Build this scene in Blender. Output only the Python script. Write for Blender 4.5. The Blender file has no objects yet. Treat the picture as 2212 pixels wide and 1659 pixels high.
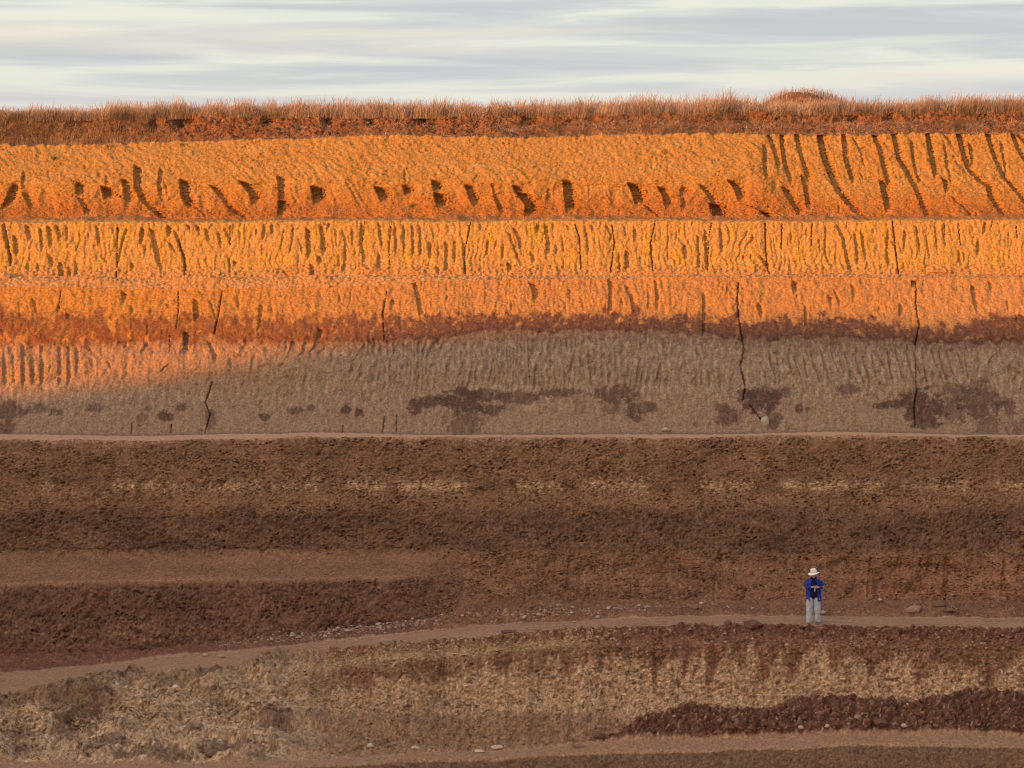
import bpy, math, random
import numpy as np
from mathutils import Vector, Matrix
random.seed(7)
RNG = np.random.default_rng(11)

# ------------------------------------------------------------------ camera
F = 2212 * 120.0 / 36.0          # focal length in units of the 2212 px wide photograph
HROW = 560.0                     # row of the eye level
PITCH = math.atan((829.5 - HROW) / F)
SP, CP = math.sin(PITCH), math.cos(PITCH)
scene = bpy.context.scene
col = scene.collection
cam_d = bpy.data.cameras.new('camera'); cam = bpy.data.objects.new('camera', cam_d); col.objects.link(cam)
cam_d.lens = 120; cam_d.sensor_width = 36; cam_d.clip_start = 0.5; cam_d.clip_end = 20000
cam.location = (0, 0, 0); cam.rotation_euler = (math.radians(90) - PITCH, 0, 0)
scene.camera = cam

# ------------------------------------------------------------------ sun
SUN_AZ = math.radians(50)        # to the left of straight behind the camera
SUN_EL = math.radians(5.5)
sun_dir = Vector((-math.sin(SUN_AZ) * math.cos(SUN_EL), -math.cos(SUN_AZ) * math.cos(SUN_EL), math.sin(SUN_EL)))
sd = bpy.data.lights.new('sun', 'SUN'); sun = bpy.data.objects.new('sun', sd); col.objects.link(sun)
sd.energy = 5.0; sd.angle = math.radians(0.6); sd.color = (1.0, 0.325, 0.012)
sun.rotation_euler = (-sun_dir).to_track_quat('-Z', 'Y').to_euler()
sun.location = (-60, -50, 40)

# ------------------------------------------------------------------ world
world = bpy.data.worlds.new('World'); scene.world = world; world.use_nodes = True
nt = world.node_tree; nt.nodes.clear(); N = nt.nodes.new; L = nt.links.new
out = N('ShaderNodeOutputWorld'); bg = N('ShaderNodeBackground'); bg.inputs[1].default_value = 0.10
sky = N('ShaderNodeTexSky'); sky.sky_type = 'NISHITA'; sky.sun_disc = False
sky.sun_elevation = SUN_EL; sky.sun_rotation = math.atan2(sun_dir.x, sun_dir.y)
tc = N('ShaderNodeTexCoord')
def mapn(scale, loc=(0, 0, 0), rot=(0, 0, 0)):
    m = N('ShaderNodeMapping'); m.inputs['Scale'].default_value = scale
    m.inputs['Location'].default_value = loc; m.inputs['Rotation'].default_value = rot
    L(tc.outputs['Generated'], m.inputs[0]); return m
def noise(m, scale, detail=4, rough=0.5, dist=0.0):
    n = N('ShaderNodeTexNoise'); n.inputs['Scale'].default_value = scale; n.inputs['Detail'].default_value = detail
    n.inputs['Roughness'].default_value = rough; n.inputs['Distortion'].default_value = dist
    L(m.outputs[0], n.inputs['Vector']); return n
def ramp(src, stops):
    r = N('ShaderNodeValToRGB'); r.color_ramp.elements.remove(r.color_ramp.elements[1])
    r.color_ramp.elements[0].position = stops[0][0]; r.color_ramp.elements[0].color = (*stops[0][1], 1)
    for p, c in stops[1:]:
        e = r.color_ramp.elements.new(p); e.color = (*c, 1)
    L(src, r.inputs[0]); return r
def mixc(fac, a, b, mode='MIX'):
    m = N('ShaderNodeMix'); m.data_type = 'RGBA'; m.blend_type = mode; m.clamp_factor = True
    if isinstance(fac, float): m.inputs[0].default_value = fac
    else: L(fac, m.inputs[0])
    for s, i in ((a, 6), (b, 7)):
        if isinstance(s, tuple): m.inputs[i].default_value = (*s, 1)
        else: L(s, m.inputs[i])
    return m.outputs[2]
streak = noise(mapn((8, 8, 150), (0.3, 0.1, 2.35), (0.012, 0.02, 0)), 1.0, 8, 0.56, 0.5)
sz0 = N('ShaderNodeSeparateXYZ'); L(tc.outputs['Generated'], sz0.inputs[0])
mz0 = N('ShaderNodeMapRange'); mz0.inputs[1].default_value = 0.040; mz0.inputs[2].default_value = 0.080; L(sz0.outputs[2], mz0.inputs[0])
bank = ramp(mz0.outputs[0], [(0.0, (.5, .5, .5)), (.2, (.60, .60, .60)), (.38, (.62, .62, .62)), (.52, (.34, .34, .34)), (.72, (.36, .36, .36)), (.86, (.55, .55, .55)), (1.0, (.5, .5, .5))])
ad = N('ShaderNodeMath'); ad.operation = 'MULTIPLY_ADD'; L(bank.outputs[0], ad.inputs[0]); ad.inputs[1].default_value = .42; L(streak.outputs[0], ad.inputs[2])
ad2 = N('ShaderNodeMath'); ad2.operation = 'SUBTRACT'; L(ad.outputs[0], ad2.inputs[0]); ad2.inputs[1].default_value = .215
cloud = ramp(ad2.outputs[0], [(0.34, (4.7, 4.95, 5.3)), (0.42, (5.2, 5.35, 5.65)), (0.49, (5.8, 5.95, 5.9)), (0.56, (6.75, 6.9, 6.3)), (0.64, (7.2, 7.2, 6.3)), (0.72, (7.3, 7.0, 6.2))])
warm = noise(mapn((4, 4, 85), (4.3, 2.2, 1.0), (0.0, 0.015, 0)), 1.0, 3, 0.45, 0.2)
wr = ramp(warm.outputs[0], [(0.55, (0, 0, 0)), (0.72, (.9, .9, .9))])
cloud_c = mixc(wr.outputs[0], cloud.outputs[0], (7.8, 7.1, 5.9))
pink = noise(mapn((3, 3, 70), (1.3, 7.2, 3.0)), 1.0, 3, 0.45, 0.2)
pr = ramp(pink.outputs[0], [(0.52, (0, 0, 0)), (0.7, (0.7, 0.7, 0.7))])
cloud_c = mixc(pr.outputs[0], cloud_c, (5.95, 5.5, 5.6))
# brighter thin overcast overhead
sx = N('ShaderNodeSeparateXYZ'); L(tc.outputs['Generated'], sx.inputs[0])
up = N('ShaderNodeMapRange'); up.inputs[1].default_value = 0.08; up.inputs[2].default_value = 0.75
up.interpolation_type = 'SMOOTHSTEP'; L(sx.outputs[2], up.inputs[0])
cloud_c = mixc(up.outputs[0], cloud_c, (3.1, 3.35, 3.9))
# evening glow of the sky round the sun, behind the camera
dp = N('ShaderNodeVectorMath'); dp.operation = 'DOT_PRODUCT'; L(tc.outputs['Generated'], dp.inputs[0]); dp.inputs[1].default_value = (sun_dir.x, sun_dir.y, 0.28)
gl = N('ShaderNodeMapRange'); gl.inputs[1].default_value = 0.25; gl.inputs[2].default_value = 1.0; gl.interpolation_type = 'SMOOTHSTEP'; L(dp.outputs['Value'], gl.inputs[0])
cloud_c = mixc(gl.outputs[0], cloud_c, (16.0, 12.2, 9.8))
L(mixc(0.86, sky.outputs[0], cloud_c), bg.inputs[0]); L(bg.outputs[0], out.inputs[0])

scene.view_settings.view_transform = 'Standard'; scene.view_settings.look = 'None'
scene.view_settings.exposure = 0.36; scene.view_settings.gamma = 1.0
scene.render.engine = 'CYCLES'
scene.cycles.filter_width = 1.05; scene.cycles.max_bounces = 5; scene.cycles.diffuse_bounces = 4
scene.render.resolution_x = 1024; scene.render.resolution_y = 768

# ------------------------------------------------------------------ tagging and mesh helpers
def tag(o, label=None, cat=None, group=None, kind=None):
    if label: o['label'] = label
    if cat: o['category'] = cat
    if group: o['group'] = group
    if kind: o['kind'] = kind
    return o
def empty(name, loc=(0, 0, 0), rz=0):
    o = bpy.data.objects.new(name, None); col.objects.link(o); o.location = loc; o.rotation_euler = (0, 0, rz); o.empty_display_size = 0.1
    return o
def mesh_np(name, V, Fc, mat, color=None, smooth=False, parent=None):
    """V (n,3); Fc (m,3|4) int array"""
    me = bpy.data.meshes.new(name)
    V = np.asarray(V, np.float32); Fc = np.asarray(Fc, np.int32)
    n, m, k = len(V), len(Fc), Fc.shape[1]
    me.vertices.add(n); me.vertices.foreach_set('co', V.ravel())
    me.loops.add(m * k); me.loops.foreach_set('vertex_index', Fc.ravel())
    me.polygons.add(m); me.polygons.foreach_set('loop_start', np.arange(0, m * k, k, dtype=np.int32))
    me.polygons.foreach_set('use_smooth', np.full(m, smooth, bool))
    if color is not None:
        a = me.color_attributes.new('soil', 'FLOAT_COLOR', 'POINT')
        c = np.ones((n, 4), np.float32); c[:, :3] = color; a.data.foreach_set('color', c.ravel())
    me.update(calc_edges=True); me.materials.append(mat)
    o = bpy.data.objects.new(name, me); col.objects.link(o)
    if parent: o.parent = parent
    return o

# ------------------------------------------------------------------ numpy noise
def _hash(ix, iy, seed):
    h = (ix.astype(np.int64) * 374761393 + iy.astype(np.int64) * 668265263 + seed * 1442695041) & 0xffffffff
    h = ((h ^ (h >> 13)) * 1274126177) & 0xffffffff
    h = (h ^ (h >> 16)) & 0xffffffff
    return h
def gnoise(x, y, seed=0):
    """gradient noise about -1..1"""
    x = np.asarray(x, np.float32); y = np.asarray(y, np.float32)
    ix = np.floor(x); iy = np.floor(y); fx = x - ix; fy = y - iy
    ux = fx * fx * fx * (fx * (fx * 6 - 15) + 10); uy = fy * fy * fy * (fy * (fy * 6 - 15) + 10)
    def g(dx, dy):
        h = _hash(ix + dx, iy + dy, seed)
        a = (h & 0xffff).astype(np.float32) * (2 * math.pi / 65536)
        return np.cos(a) * (fx - dx) + np.sin(a) * (fy - dy)
    a, b, c, d = g(0, 0), g(1, 0), g(0, 1), g(1, 1)
    return ((a + (b - a) * ux) * (1 - uy) + (c + (d - c) * ux) * uy) * 1.5
def fbm(x, y, seed=0, octs=4, gain=0.5, lac=2.03):
    s = 0; a = 1.0; t = 0
    for k in range(octs):
        s = s + a * gnoise(x, y, seed + k * 17); t += a
        x = x * lac + 3.7; y = y * lac + 1.9; a *= gain
    return s / t
def ridged(x, y, seed=0, octs=3):
    s = 0; a = 1.0; t = 0
    for k in range(octs):
        s = s + a * (1 - np.abs(gnoise(x, y, seed + k * 13)) * 1.6); t += a
        x = x * 2.1 + 5.1; y = y * 2.1 + 2.3; a *= 0.5
    return s / t
def worley(x, y, seed=0):
    """distance to nearest jittered point, cell size 1"""
    ix = np.floor(x); iy = np.floor(y); best = np.full(np.shape(x), 9.0, np.float32); cid = np.zeros(np.shape(x), np.float32)
    for dx in (-1, 0, 1):
        for dy in (-1, 0, 1):
            h = _hash(ix + dx, iy + dy, seed)
            px = ix + dx + (h & 0x3ff) / 1023.0; py = iy + dy + ((h >> 10) & 0x3ff) / 1023.0
            d = np.hypot(x - px, y - py).astype(np.float32)
            m = d < best; best = np.where(m, d, best); cid = np.where(m, ((h >> 20) & 0xff) / 255.0, cid)
    return best, cid
def billow(x, y, seed=0, octs=3, gain=.5):
    s = 0; a = 1.0; t = 0
    for k in range(octs):
        s = s + a * np.sqrt(np.abs(gnoise(x, y, seed + k * 19))); t += a
        x = x * 2.13 + 4.1; y = y * 2.13 + 1.7; a *= gain
    return s / t
def sm(a, b, x):
    t = np.clip((x - a) / (b - a), 0, 1); return t * t * (3 - 2 * t)

# ------------------------------------------------------------------ photograph rows <-> world
def z_at(py, Y):
    b = (829.5 - py) / F; t = Y / (CP + b * SP); return t * (-SP + b * CP)
def x_at(px, py, Y):
    b = (829.5 - py) / F; t = Y / (CP + b * SP); return (px - 1106) / F * t
def proj(X, Y, Z):
    d = Y * CP - Z * SP
    return 1106 + F * X / d, 829.5 - F * (Y * SP + Z * CP) / d

# ------------------------------------------------------------------ materials
def soil_material(name, bump=0.35, scale=22.0, contrast=0.35, rough=0.95):
    m = bpy.data.materials.new(name); m.use_nodes = True; t = m.node_tree; t.nodes.clear(); n = t.nodes.new; l = t.links.new
    o = n('ShaderNodeOutputMaterial'); b = n('ShaderNodeBsdfPrincipled'); b.inputs['Roughness'].default_value = rough
    b.inputs['Specular IOR Level'].default_value = 0.12
    at = n('ShaderNodeAttribute'); at.attribute_name = 'soil'
    c = n('ShaderNodeTexCoord'); n1 = n('ShaderNodeTexNoise'); n1.inputs['Scale'].default_value = scale; n1.inputs['Detail'].default_value = 5
    n1.inputs['Roughness'].default_value = 0.72; l(c.outputs['Object'], n1.inputs['Vector'])
    mr = n('ShaderNodeMapRange'); mr.inputs[1].default_value = 0.3; mr.inputs[2].default_value = 0.7
    mr.inputs[3].default_value = 1 - contrast; mr.inputs[4].default_value = 1 + contrast; l(n1.outputs[0], mr.inputs[0])
    mx = n('ShaderNodeVectorMath'); mx.operation = 'SCALE'; l(at.outputs['Color'], mx.inputs[0]); l(mr.outputs[0], mx.inputs['Scale'])
    l(mx.outputs[0], b.inputs['Base Color'])
    bp = n('ShaderNodeBump'); bp.inputs['Strength'].default_value = bump; bp.inputs['Distance'].default_value = 0.05
    l(n1.outputs[0], bp.inputs['Height']); l(bp.outputs[0], b.inputs['Normal']); l(b.outputs[0], o.inputs[0])
    return m
def plain_material(name, c, rough=0.8, var=0.15, scale=30.0, bump=0.0, spec=0.2):
    m = bpy.data.materials.new(name); m.use_nodes = True; t = m.node_tree; b = t.nodes['Principled BSDF']
    b.inputs['Roughness'].default_value = rough; b.inputs['Specular IOR Level'].default_value = spec
    n = t.nodes.new; l = t.links.new; tcn = n('ShaderNodeTexCoord'); n1 = n('ShaderNodeTexNoise'); n1.inputs['Scale'].default_value = scale
    n1.inputs['Detail'].default_value = 4; l(tcn.outputs['Object'], n1.inputs['Vector'])
    r = n('ShaderNodeValToRGB'); r.color_ramp.elements[0].position = 0.3; r.color_ramp.elements[1].position = 0.7
    r.color_ramp.elements[0].color = (*[v * (1 - var) for v in c], 1); r.color_ramp.elements[1].color = (*[min(1, v * (1 + var)) for v in c], 1)
    l(n1.outputs[0], r.inputs[0]); l(r.outputs[0], b.inputs['Base Color'])
    if bump:
        bp = n('ShaderNodeBump'); bp.inputs['Strength'].default_value = bump; bp.inputs['Distance'].default_value = 0.02
        l(n1.outputs[0], bp.inputs['Height']); l(bp.outputs[0], b.inputs['Normal'])
    return m
M_soil = soil_material('soil', 0.85, 15.0, 0.42)
M_gravel = soil_material('gravel_stone', 0.3, 40.0, 0.2)
# ================================================================== THE PIT WALL (one grid, split into its benches)
inner = np.arange(-20.6, 20.6, 0.0285)
step = 0.03 * 1.07 ** np.arange(0, 120); offs = np.cumsum(step); offs = offs[offs < 52]
XS = np.concatenate([inner[0] - offs[::-1], inner, inner[-1] + offs])
NX = len(XS)
def ln(*pts):
    a = np.array(pts, float); return lambda px: np.interp(px, a[:, 0], a[:, 1])
row = dict(
 bank_top=ln((0, 256), (300, 254), (450, 250), (700, 250), (1100, 250), (1400, 248), (1560, 246), (1640, 243), (1900, 243), (2212, 238)),
 a_top=ln((0, 313), (60, 316), (200, 312), (330, 306), (500, 303), (620, 300), (780, 292), (1000, 296), (1120, 297), (1300, 290), (1500, 288), (1700, 291), (1900, 290), (2212, 288)),
 a_mid=ln((0, 398), (500, 400), (900, 398), (1100, 394), (1400, 394), (1560, 386), (1620, 382), (1700, 396), (2212, 402)),
 b_top=ln((0, 480), (600, 478), (1300, 477), (1700, 477), (2212, 474)),
 b_bot=ln((0, 598), (200, 603), (400, 602), (560, 600), (700, 594), (900, 596), (1200, 596), (1500, 595), (2212, 596)),
 c_top=ln((0, 622), (100, 621), (300, 624), (500, 625), (700, 622), (850, 616), (900, 609), (1100, 604), (1400, 600), (1700, 600), (2212, 600)),
 d_bot=ln((0, 938), (300, 942), (480, 938), (700, 935), (1000, 940), (1500, 938), (1800, 934), (2212, 940)),
 e_top=ln((0, 950), (100, 952), (300, 951), (700, 946), (1000, 946), (1400, 946), (1700, 941), (1900, 942), (2212, 945)),
 road_b=ln((0, 1455), (200, 1440), (367, 1420), (533, 1406), (737, 1383), (937, 1364), (1070, 1350), (1304, 1338), (1474, 1333), (1760, 1332), (2212, 1337)),
 road_f=ln((0, 1503), (110, 1490), (200, 1476), (300, 1460), (467, 1442), (600, 1420), (737, 1402), (837, 1391), (1070, 1371), (1204, 1362), (1474, 1350), (1760, 1351), (2212, 1357)),
 f_toe=ln((0, 1652), (500, 1650), (737, 1641), (900, 1634), (1070, 1626), (1304, 1605), (1474, 1600), (1700, 1598), (1820, 1592), (2100, 1590), (2212, 1597)),
 g_top=ln((0, 1664), (400, 1662), (567, 1656), (737, 1652), (870, 1643), (1070, 1642), (1137, 1632), (1237, 1628), (1474, 1622), (1607, 1615), (1741, 1615), (1824, 1607), (2212, 1611)),
)
yl = dict(  # depth (world Y) of each line along the photograph's x
 bank_top=ln((0, 129.3), (2212, 129.3)), a_top=ln((0, 127.4), (2212, 127.4)), a_mid=ln((0, 125.75), (1640, 125.75), (1720, 126.1), (2212, 126.1)),
 b_top=ln((0, 122.3), (2212, 122.3)), b_bot=ln((0, 121.2), (2212, 121.3)), c_top=ln((0, 120.35), (900, 120.6), (2212, 120.75)),
 d_bot=ln((0, 115.7), (2212, 115.9)), e_top=ln((0, 113.1), (2212, 113.1)), road_b=ln((0, 106.8), (500, 107.4), (1000, 108.2), (2212, 108.4)),
 road_f=ln((0, 101.4), (300, 102.4), (700, 104.3), (1200, 105.4), (2212, 105.5)), f_toe=ln((0, 98.6), (500, 99.2), (1000, 101.6), (1400, 102.7), (2212, 102.9)),
 g_top=ln((0, 97.0), (500, 97.6), (1000, 99.6), (1400, 100.5), (2212, 100.6)),
)
def line(name, drow=0.0, dY=0.0):
    Y = yl[name](1106 + F * XS / 115.0)
    for _ in range(3): px = 1106 + F * XS / Y; Y = yl[name](px)
    return Y + dY, z_at(row[name](px) + drow, Y + dY), px
def between(a, b, frac, dY=0.0, dZ=0.0):
    return a[0] + (b[0] - a[0]) * frac + dY, a[1] + (b[1] - a[1]) * frac + dZ, a[2]
def at_row(r, Y):
    Y = np.zeros(NX) + Y; px = 1106 + F * XS / Y; rr = r(px) if callable(r) else np.zeros(NX) + r
    return Y, z_at(rr, Y), px
BT, AT, AM, BTp, BB, CT, DB, ET, RB, RF, FT, GT = [line(k) for k in ('bank_top', 'a_top', 'a_mid', 'b_top', 'b_bot', 'c_top', 'd_bot', 'e_top', 'road_b', 'road_f', 'f_toe', 'g_top')]
for L_, a_, s_ in ((RB, .22, 151), (RF, .30, 152), (FT, .25, 153), (GT, .18, 154), (CT, .10, 155), (ET, .08, 156)):
    w0 = a_ * fbm(XS * .8, 0 * XS, s_, 4, .6); L_[0][:] = L_[0] + w0; L_[1][:] = L_[1] + .06 * fbm(XS * 1.2, 0 * XS, s_ + 20, 4, .6)
pxm = 1106 + F * XS / 110.0
led = 1 - sm(850, 1040, pxm)                              # weight of the left ledge
ctrl = []   # (segment name, Y array, Z array, rows to the NEXT control)
def C(seg, P, n): ctrl.append((seg, np.asarray(P[0]), np.asarray(P[1]), n))
# from the lowest face upward
C('lowest_bench', (GT[0] - 1.6, GT[1] - 6.0), 22)
C('lowest_bench', (GT[0] - 0.35, GT[1] - 1.1), 40)
C('lowest_bench', GT, 26)                                 # floor of the lowest bench
C('lower_bench', FT, 46)
fmid_Y = FT[0] + (RF[0] - FT[0]) * 0.50; fmid_Z = FT[1] + (RF[1] - FT[1]) * 0.36
C('lower_bench', (fmid_Y, fmid_Z), 66)
C('lower_bench', (RF[0] - (RF[0] - FT[0]) * 0.20, RF[1] - 0.42), 30)
C('haul_road', RF, 40)
C('lower_slope', RB, 34)
# lower part of the brown slope: ledge on the left, plain slope on the right
q1Y = 108.6 + 0.9 * (1 - led); q1r = 1405 * led + 1300 * (1 - led) + np.where(pxm < 500, (500 - pxm).clip(0, 500) * 0.03, 0) * led
q1r = np.minimum(q1r, row['road_b'](pxm) - 14)
C('lower_slope', (q1Y, z_at(q1r, q1Y)), 66)
lr = 3.0 * fbm(XS * .9, 0 * XS, 157, 4, .6) + np.interp(pxm, [0, 150, 300, 500, 850, 950, 1040], [1266, 1263, 1258, 1256, 1251, 1248, 1248])
q2Y = 109.35 * led + 110.2 * (1 - led); q2r = lr * led + 1252 * (1 - led)
C('brown_slope', (q2Y, z_at(q2r, q2Y)), 44)
q3Y = 111.3 * led + 110.9 * (1 - led); q3r = 1192.0
C('brown_slope', (q3Y, z_at(q3r, q3Y)), 88)
C('brown_slope', (np.full(NX, 112.25), z_at(1065, np.full(NX, 112.25))), 96)
C('bench_ledge', ET, 26)
C('grey_face', DB, 96)
m1 = at_row(800, 117.3); C('grey_face', m1, 62)
m2 = at_row(700, 118.9); C('clay_face', m2, 92)
C('rubble_ledge', CT, 40)
C('orange_face', BB, 96)
C('orange_face', (BTp[0], BTp[1]), 16)
C('upper_face', (BTp[0] + 1.2, BTp[1] + 0.02), 14)
C('upper_face', (BTp[0] + 2.5, BTp[1] + 0.14), 46)
am0 = between((BTp[0] + 2.5, BTp[1] + 0.14, 0), AM, 0.30, 0.18)
C('upper_face', am0, 56)
C('upper_face', AM, 86)
C('soil_bank', AT, 16)
C('soil_bank', (AT[0] + 0.75, AT[1] + 0.12), 56)
C('soil_bank', BT, 12)
C('soil_bank', (BT[0] + 0.9, BT[1] + 0.03), 12)
C('soil_bank', (BT[0] + 3.0, BT[1] + 0.0), 8)
C('soil_bank', (BT[0] + 8.0, BT[1] - 0.15), 0)
YG, ZG, SEG = [], [], []
for k in range(len(ctrl) - 1):
    s, Y0, Z0, n = ctrl[k]; _, Y1, Z1, _ = ctrl[k + 1]
    for i in range(n):
        t = i / n; YG.append(Y0 + (Y1 - Y0) * t); ZG.append(Z0 + (Z1 - Z0) * t); SEG.append(s)
YG.append(ctrl[-1][1]); ZG.append(ctrl[-1][2]); SEG.append('soil_bank')
YG = np.array(YG, np.float32); ZG = np.array(ZG, np.float32); NR = len(SEG)
def blur_rows(A, n):                                     # rounds the corners of the profile a little
    for _ in range(n):
        B = A.copy(); B[1:-1] = 0.25 * A[:-2] + 0.5 * A[1:-1] + 0.25 * A[2:]; A = B
    return A
YG0, ZG0 = YG, ZG
YG = blur_rows(YG, 5); ZG = blur_rows(ZG, 5)
XG = np.broadcast_to(XS.astype(np.float32), YG.shape).copy()
mid = NX // 2
T1 = np.concatenate([[0], np.cumsum(np.hypot(np.diff(YG[:, mid]), np.diff(ZG[:, mid])))])
TG = (ZG + YG).astype(np.float32)          # rises along faces and floors alike
PX, PY = proj(XG, YG, ZG)                                 # where each point sits in the photograph: guides the traced strata
# outward normals of the undisturbed profile
dY = np.gradient(YG, axis=0); dZ = np.gradient(ZG, axis=0); Ln = np.hypot(dY, dZ) + 1e-6
NYv = -dZ / Ln; NZv = dY / Ln
steep = np.clip(-NYv, 0, 1)                               # 1 on faces, 0 on floors
segi = {s: i for i, s in enumerate(dict.fromkeys(SEG))}
SEGA = np.array([segi[s] for s in SEG])
def rows_of(*names): return np.isin(SEGA, [segi[n] for n in names])[:, None] & np.ones((1, NX), bool)
isA = rows_of('upper_face'); isB = rows_of('orange_face'); isC = rows_of('clay_face', 'grey_face')
isRoad = rows_of('haul_road'); isF = rows_of('lower_bench'); isE = rows_of('brown_slope', 'lower_slope'); isBank = rows_of('soil_bank')
isG = rows_of('lowest_bench'); isL1 = rows_of('bench_ledge'); isL2 = rows_of('rubble_ledge')

n_big = fbm(XG * 0.22, TG * 0.3, 1, 3)
n_mid = fbm(XG * 1.1, TG * 1.1, 5, 4)
n_fine = fbm(XG * 5.0, TG * 5.0, 9, 4, 0.6)
n_vfine = gnoise(XG * 16, TG * 16, 21)
D = np.zeros_like(YG)       # displacement outward along the profile normal
IN = np.zeros_like(YG)      # carving straight into the wall
D += n_big * np.where(isRoad | isL1, 0.03, 0.10)
D += n_mid * np.where(isRoad | isL1, 0.008, 0.035)
D += n_fine * np.where(isRoad, 0.008, np.where(isL1, 0.010, 0.022)) + n_vfine * np.where(isRoad | isL1, 0.002, 0.006) * (0.4 + sm(-.2, .4, n_mid))
def plates(fx, fy, seed, octs=3, steps=3.5, soft=.25):
    q = fbm(XG * fx, TG * fy, seed, octs, .6) * steps; f = np.floor(q); r = q - f
    return (f + sm(1 - soft, 1, r) + r * .15) / steps
pl_a = plates(2.6, 2.2, 141, 4, 5); pl_b = plates(5.5, 4.5, 143, 3, 4); pl_s = plates(3.5, 1.0, 145, 4, 4.5)
patchy = sm(-.25, .35, fbm(XG * .45, TG * .8, 147, 3))
D += isE * (.10 * pl_a * patchy + .03 * pl_b) + isA * (.07 * pl_a * patchy + .045 * pl_b) + isB * (.05 * pl_s + .035 * pl_b * (.3 + patchy)) + isC * (.05 * pl_s + .03 * pl_b * patchy) + isBank * (.10 * pl_a + .05 * pl_b) + isF * (.06 * pl_a)
# --- bench A: rough broken clay, slanting bucket smears, talus cones and dry grass at its foot
lean = XG + TG * 0.55; smear = fbm(lean * 2.4, TG * 0.7 - XG * 0.3, 31, 3)
lumps = ridged(XG * 2.6, TG * 2.2, 35, 3)
upA = isA & (PY < row['a_mid'](PX))
D += np.where(upA, smear * 0.08 * (.3 + sm(-.3, .4, n_big)) + (lumps - .5) * 0.06 * sm(-.2, .5, fbm(XG * .5, TG * .6, 36, 3)) + fbm(XG * 7, TG * 4.5, 37, 3) * 0.03, 0)
below = PY - row['a_mid'](PX) + fbm(XG * 0.9, TG * 0.2, 41, 2) * 14
rim = sm(-2, 12, below + 16 * n_mid + 8) * (1 - sm(26, 60, below)) * isA * (PX < 1720)
IN += rim * 0.13 * (0.5 + 0.6 * (fbm(XG * 1.1, 0 * TG, 43, 2) + 0.4).clip(0, 1))
sc_ = XG / 0.72 + 1.1 * fbm(XG * 0.5, TG * 0.3, 44, 2); scf = sc_ - np.floor(sc_)
IN += sm(-4, 22, below) * (1 - sm(35, 62, below)) * isA * (1 - 0.6 * (PX > 1680)) * 0.11 * np.sin(np.pi * scf ** 0.7) ** 1.5 * sm(-.3, .4, fbm(XG * .9, TG * .5, 46, 2))
D += isA * sm(0, 14, below) * 0.035 * fbm(XG * 8, TG * 8, 45, 3, .6)
foot = sm(26, 76, below) * isA
D += foot * (0.18 * (fbm(XG * 1.2, TG * 0.4, 47, 3) + 0.15).clip(0, 1) + 0.05 * fbm(XG * 6, TG * 6, 49, 3))
# --- bench B: ribs of bucket teeth
wob = fbm(XG * 0.35, TG * 0.6, 51, 2)
ph = (XG - 0.10 * (TG - TG[np.argmax(SEGA == segi['orange_face'])][None]) * gnoise(XG * 0.35, 0 * TG, 52)) / 0.235 + fbm(XG * 0.5, TG * 0.12, 51, 2) * 2.6 + 0.5 * gnoise(XG * 2.0, TG * 1.6, 53)
fr = ph - np.floor(ph); rib = np.where(fr < 0.16, fr / 0.16, (1 - fr) / 0.84)
ribw = sm(-0.2, 0.3, fbm(XG * 1.2, TG * 1.1, 55, 3))
IN += isB * steep * rib * (0.012 + 0.05 * ribw)
D += isB * (fbm(XG * 6, TG * 2.6, 57, 4, 0.6) * 0.045)
B_toe = isB * sm(row['b_bot'](PX) - 30, row['b_bot'](PX), PY)
D += B_toe * (0.10 * sm(-0.2, 0.5, fbm(XG * 0.7, 0 * TG, 59, 2)) + 0.05 * ridged(XG * 5, TG * 5, 60, 2))
# --- rubble on the ledge under bench B (heaped on the left)
heap = isL2 * (1 - sm(820, 980, PX)) * np.sin(np.pi * sm(0, 1, (YG - CT[0][None]) / (BB[0] - CT[0])[None]))
D += heap * (0.10 + 0.22 * (fbm(XG * 0.5, TG * 0.5, 61, 2) + 0.25).clip(0, 1))
wl, wid = worley(XG * 6.5, TG * 6.5, 63)
D += (isL2 | (B_toe > 0.1)) * (0.06 - 0.09 * wl).clip(0, 1) * (0.4 + 1.2 * wid)
# --- bench C / grey face
ph = (XG + TG * 0.05 * np.sin(XG * 0.23)) / 0.40 + fbm(XG * 0.5, TG * 0.15, 65, 3) * 3.2 + 0.35 * gnoise(XG * 3, TG * 2, 66)
fr = ph - np.floor(ph); rib2 = np.where(fr < 0.3, fr / 0.3, (1 - fr) / 0.7)
band_d = sm(705, 760, PY) * (1 - sm(815, 860, PY)) * rows_of('grey_face')
band_c = (1 - sm(660, 700, PY)) * rows_of('clay_face')
IN += rib2 * (band_d * (0.10 + 0.05 * sm(-.2, .3, fbm(XG * .9, TG * .6, 67, 2))) * sm(-.3, .25, fbm(XG * .7, TG * .9, 68, 3)) + band_c * 0.03)
D += isC * (fbm(XG * 5.0, TG * 1.8, 69, 4, 0.62) * 0.05)
IN += isC * 0.07 * sm(728, 740, PY + 10 * fbm(XG * 1.5, TG, 70, 2)) * (1 - sm(745, 800, PY))
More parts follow.
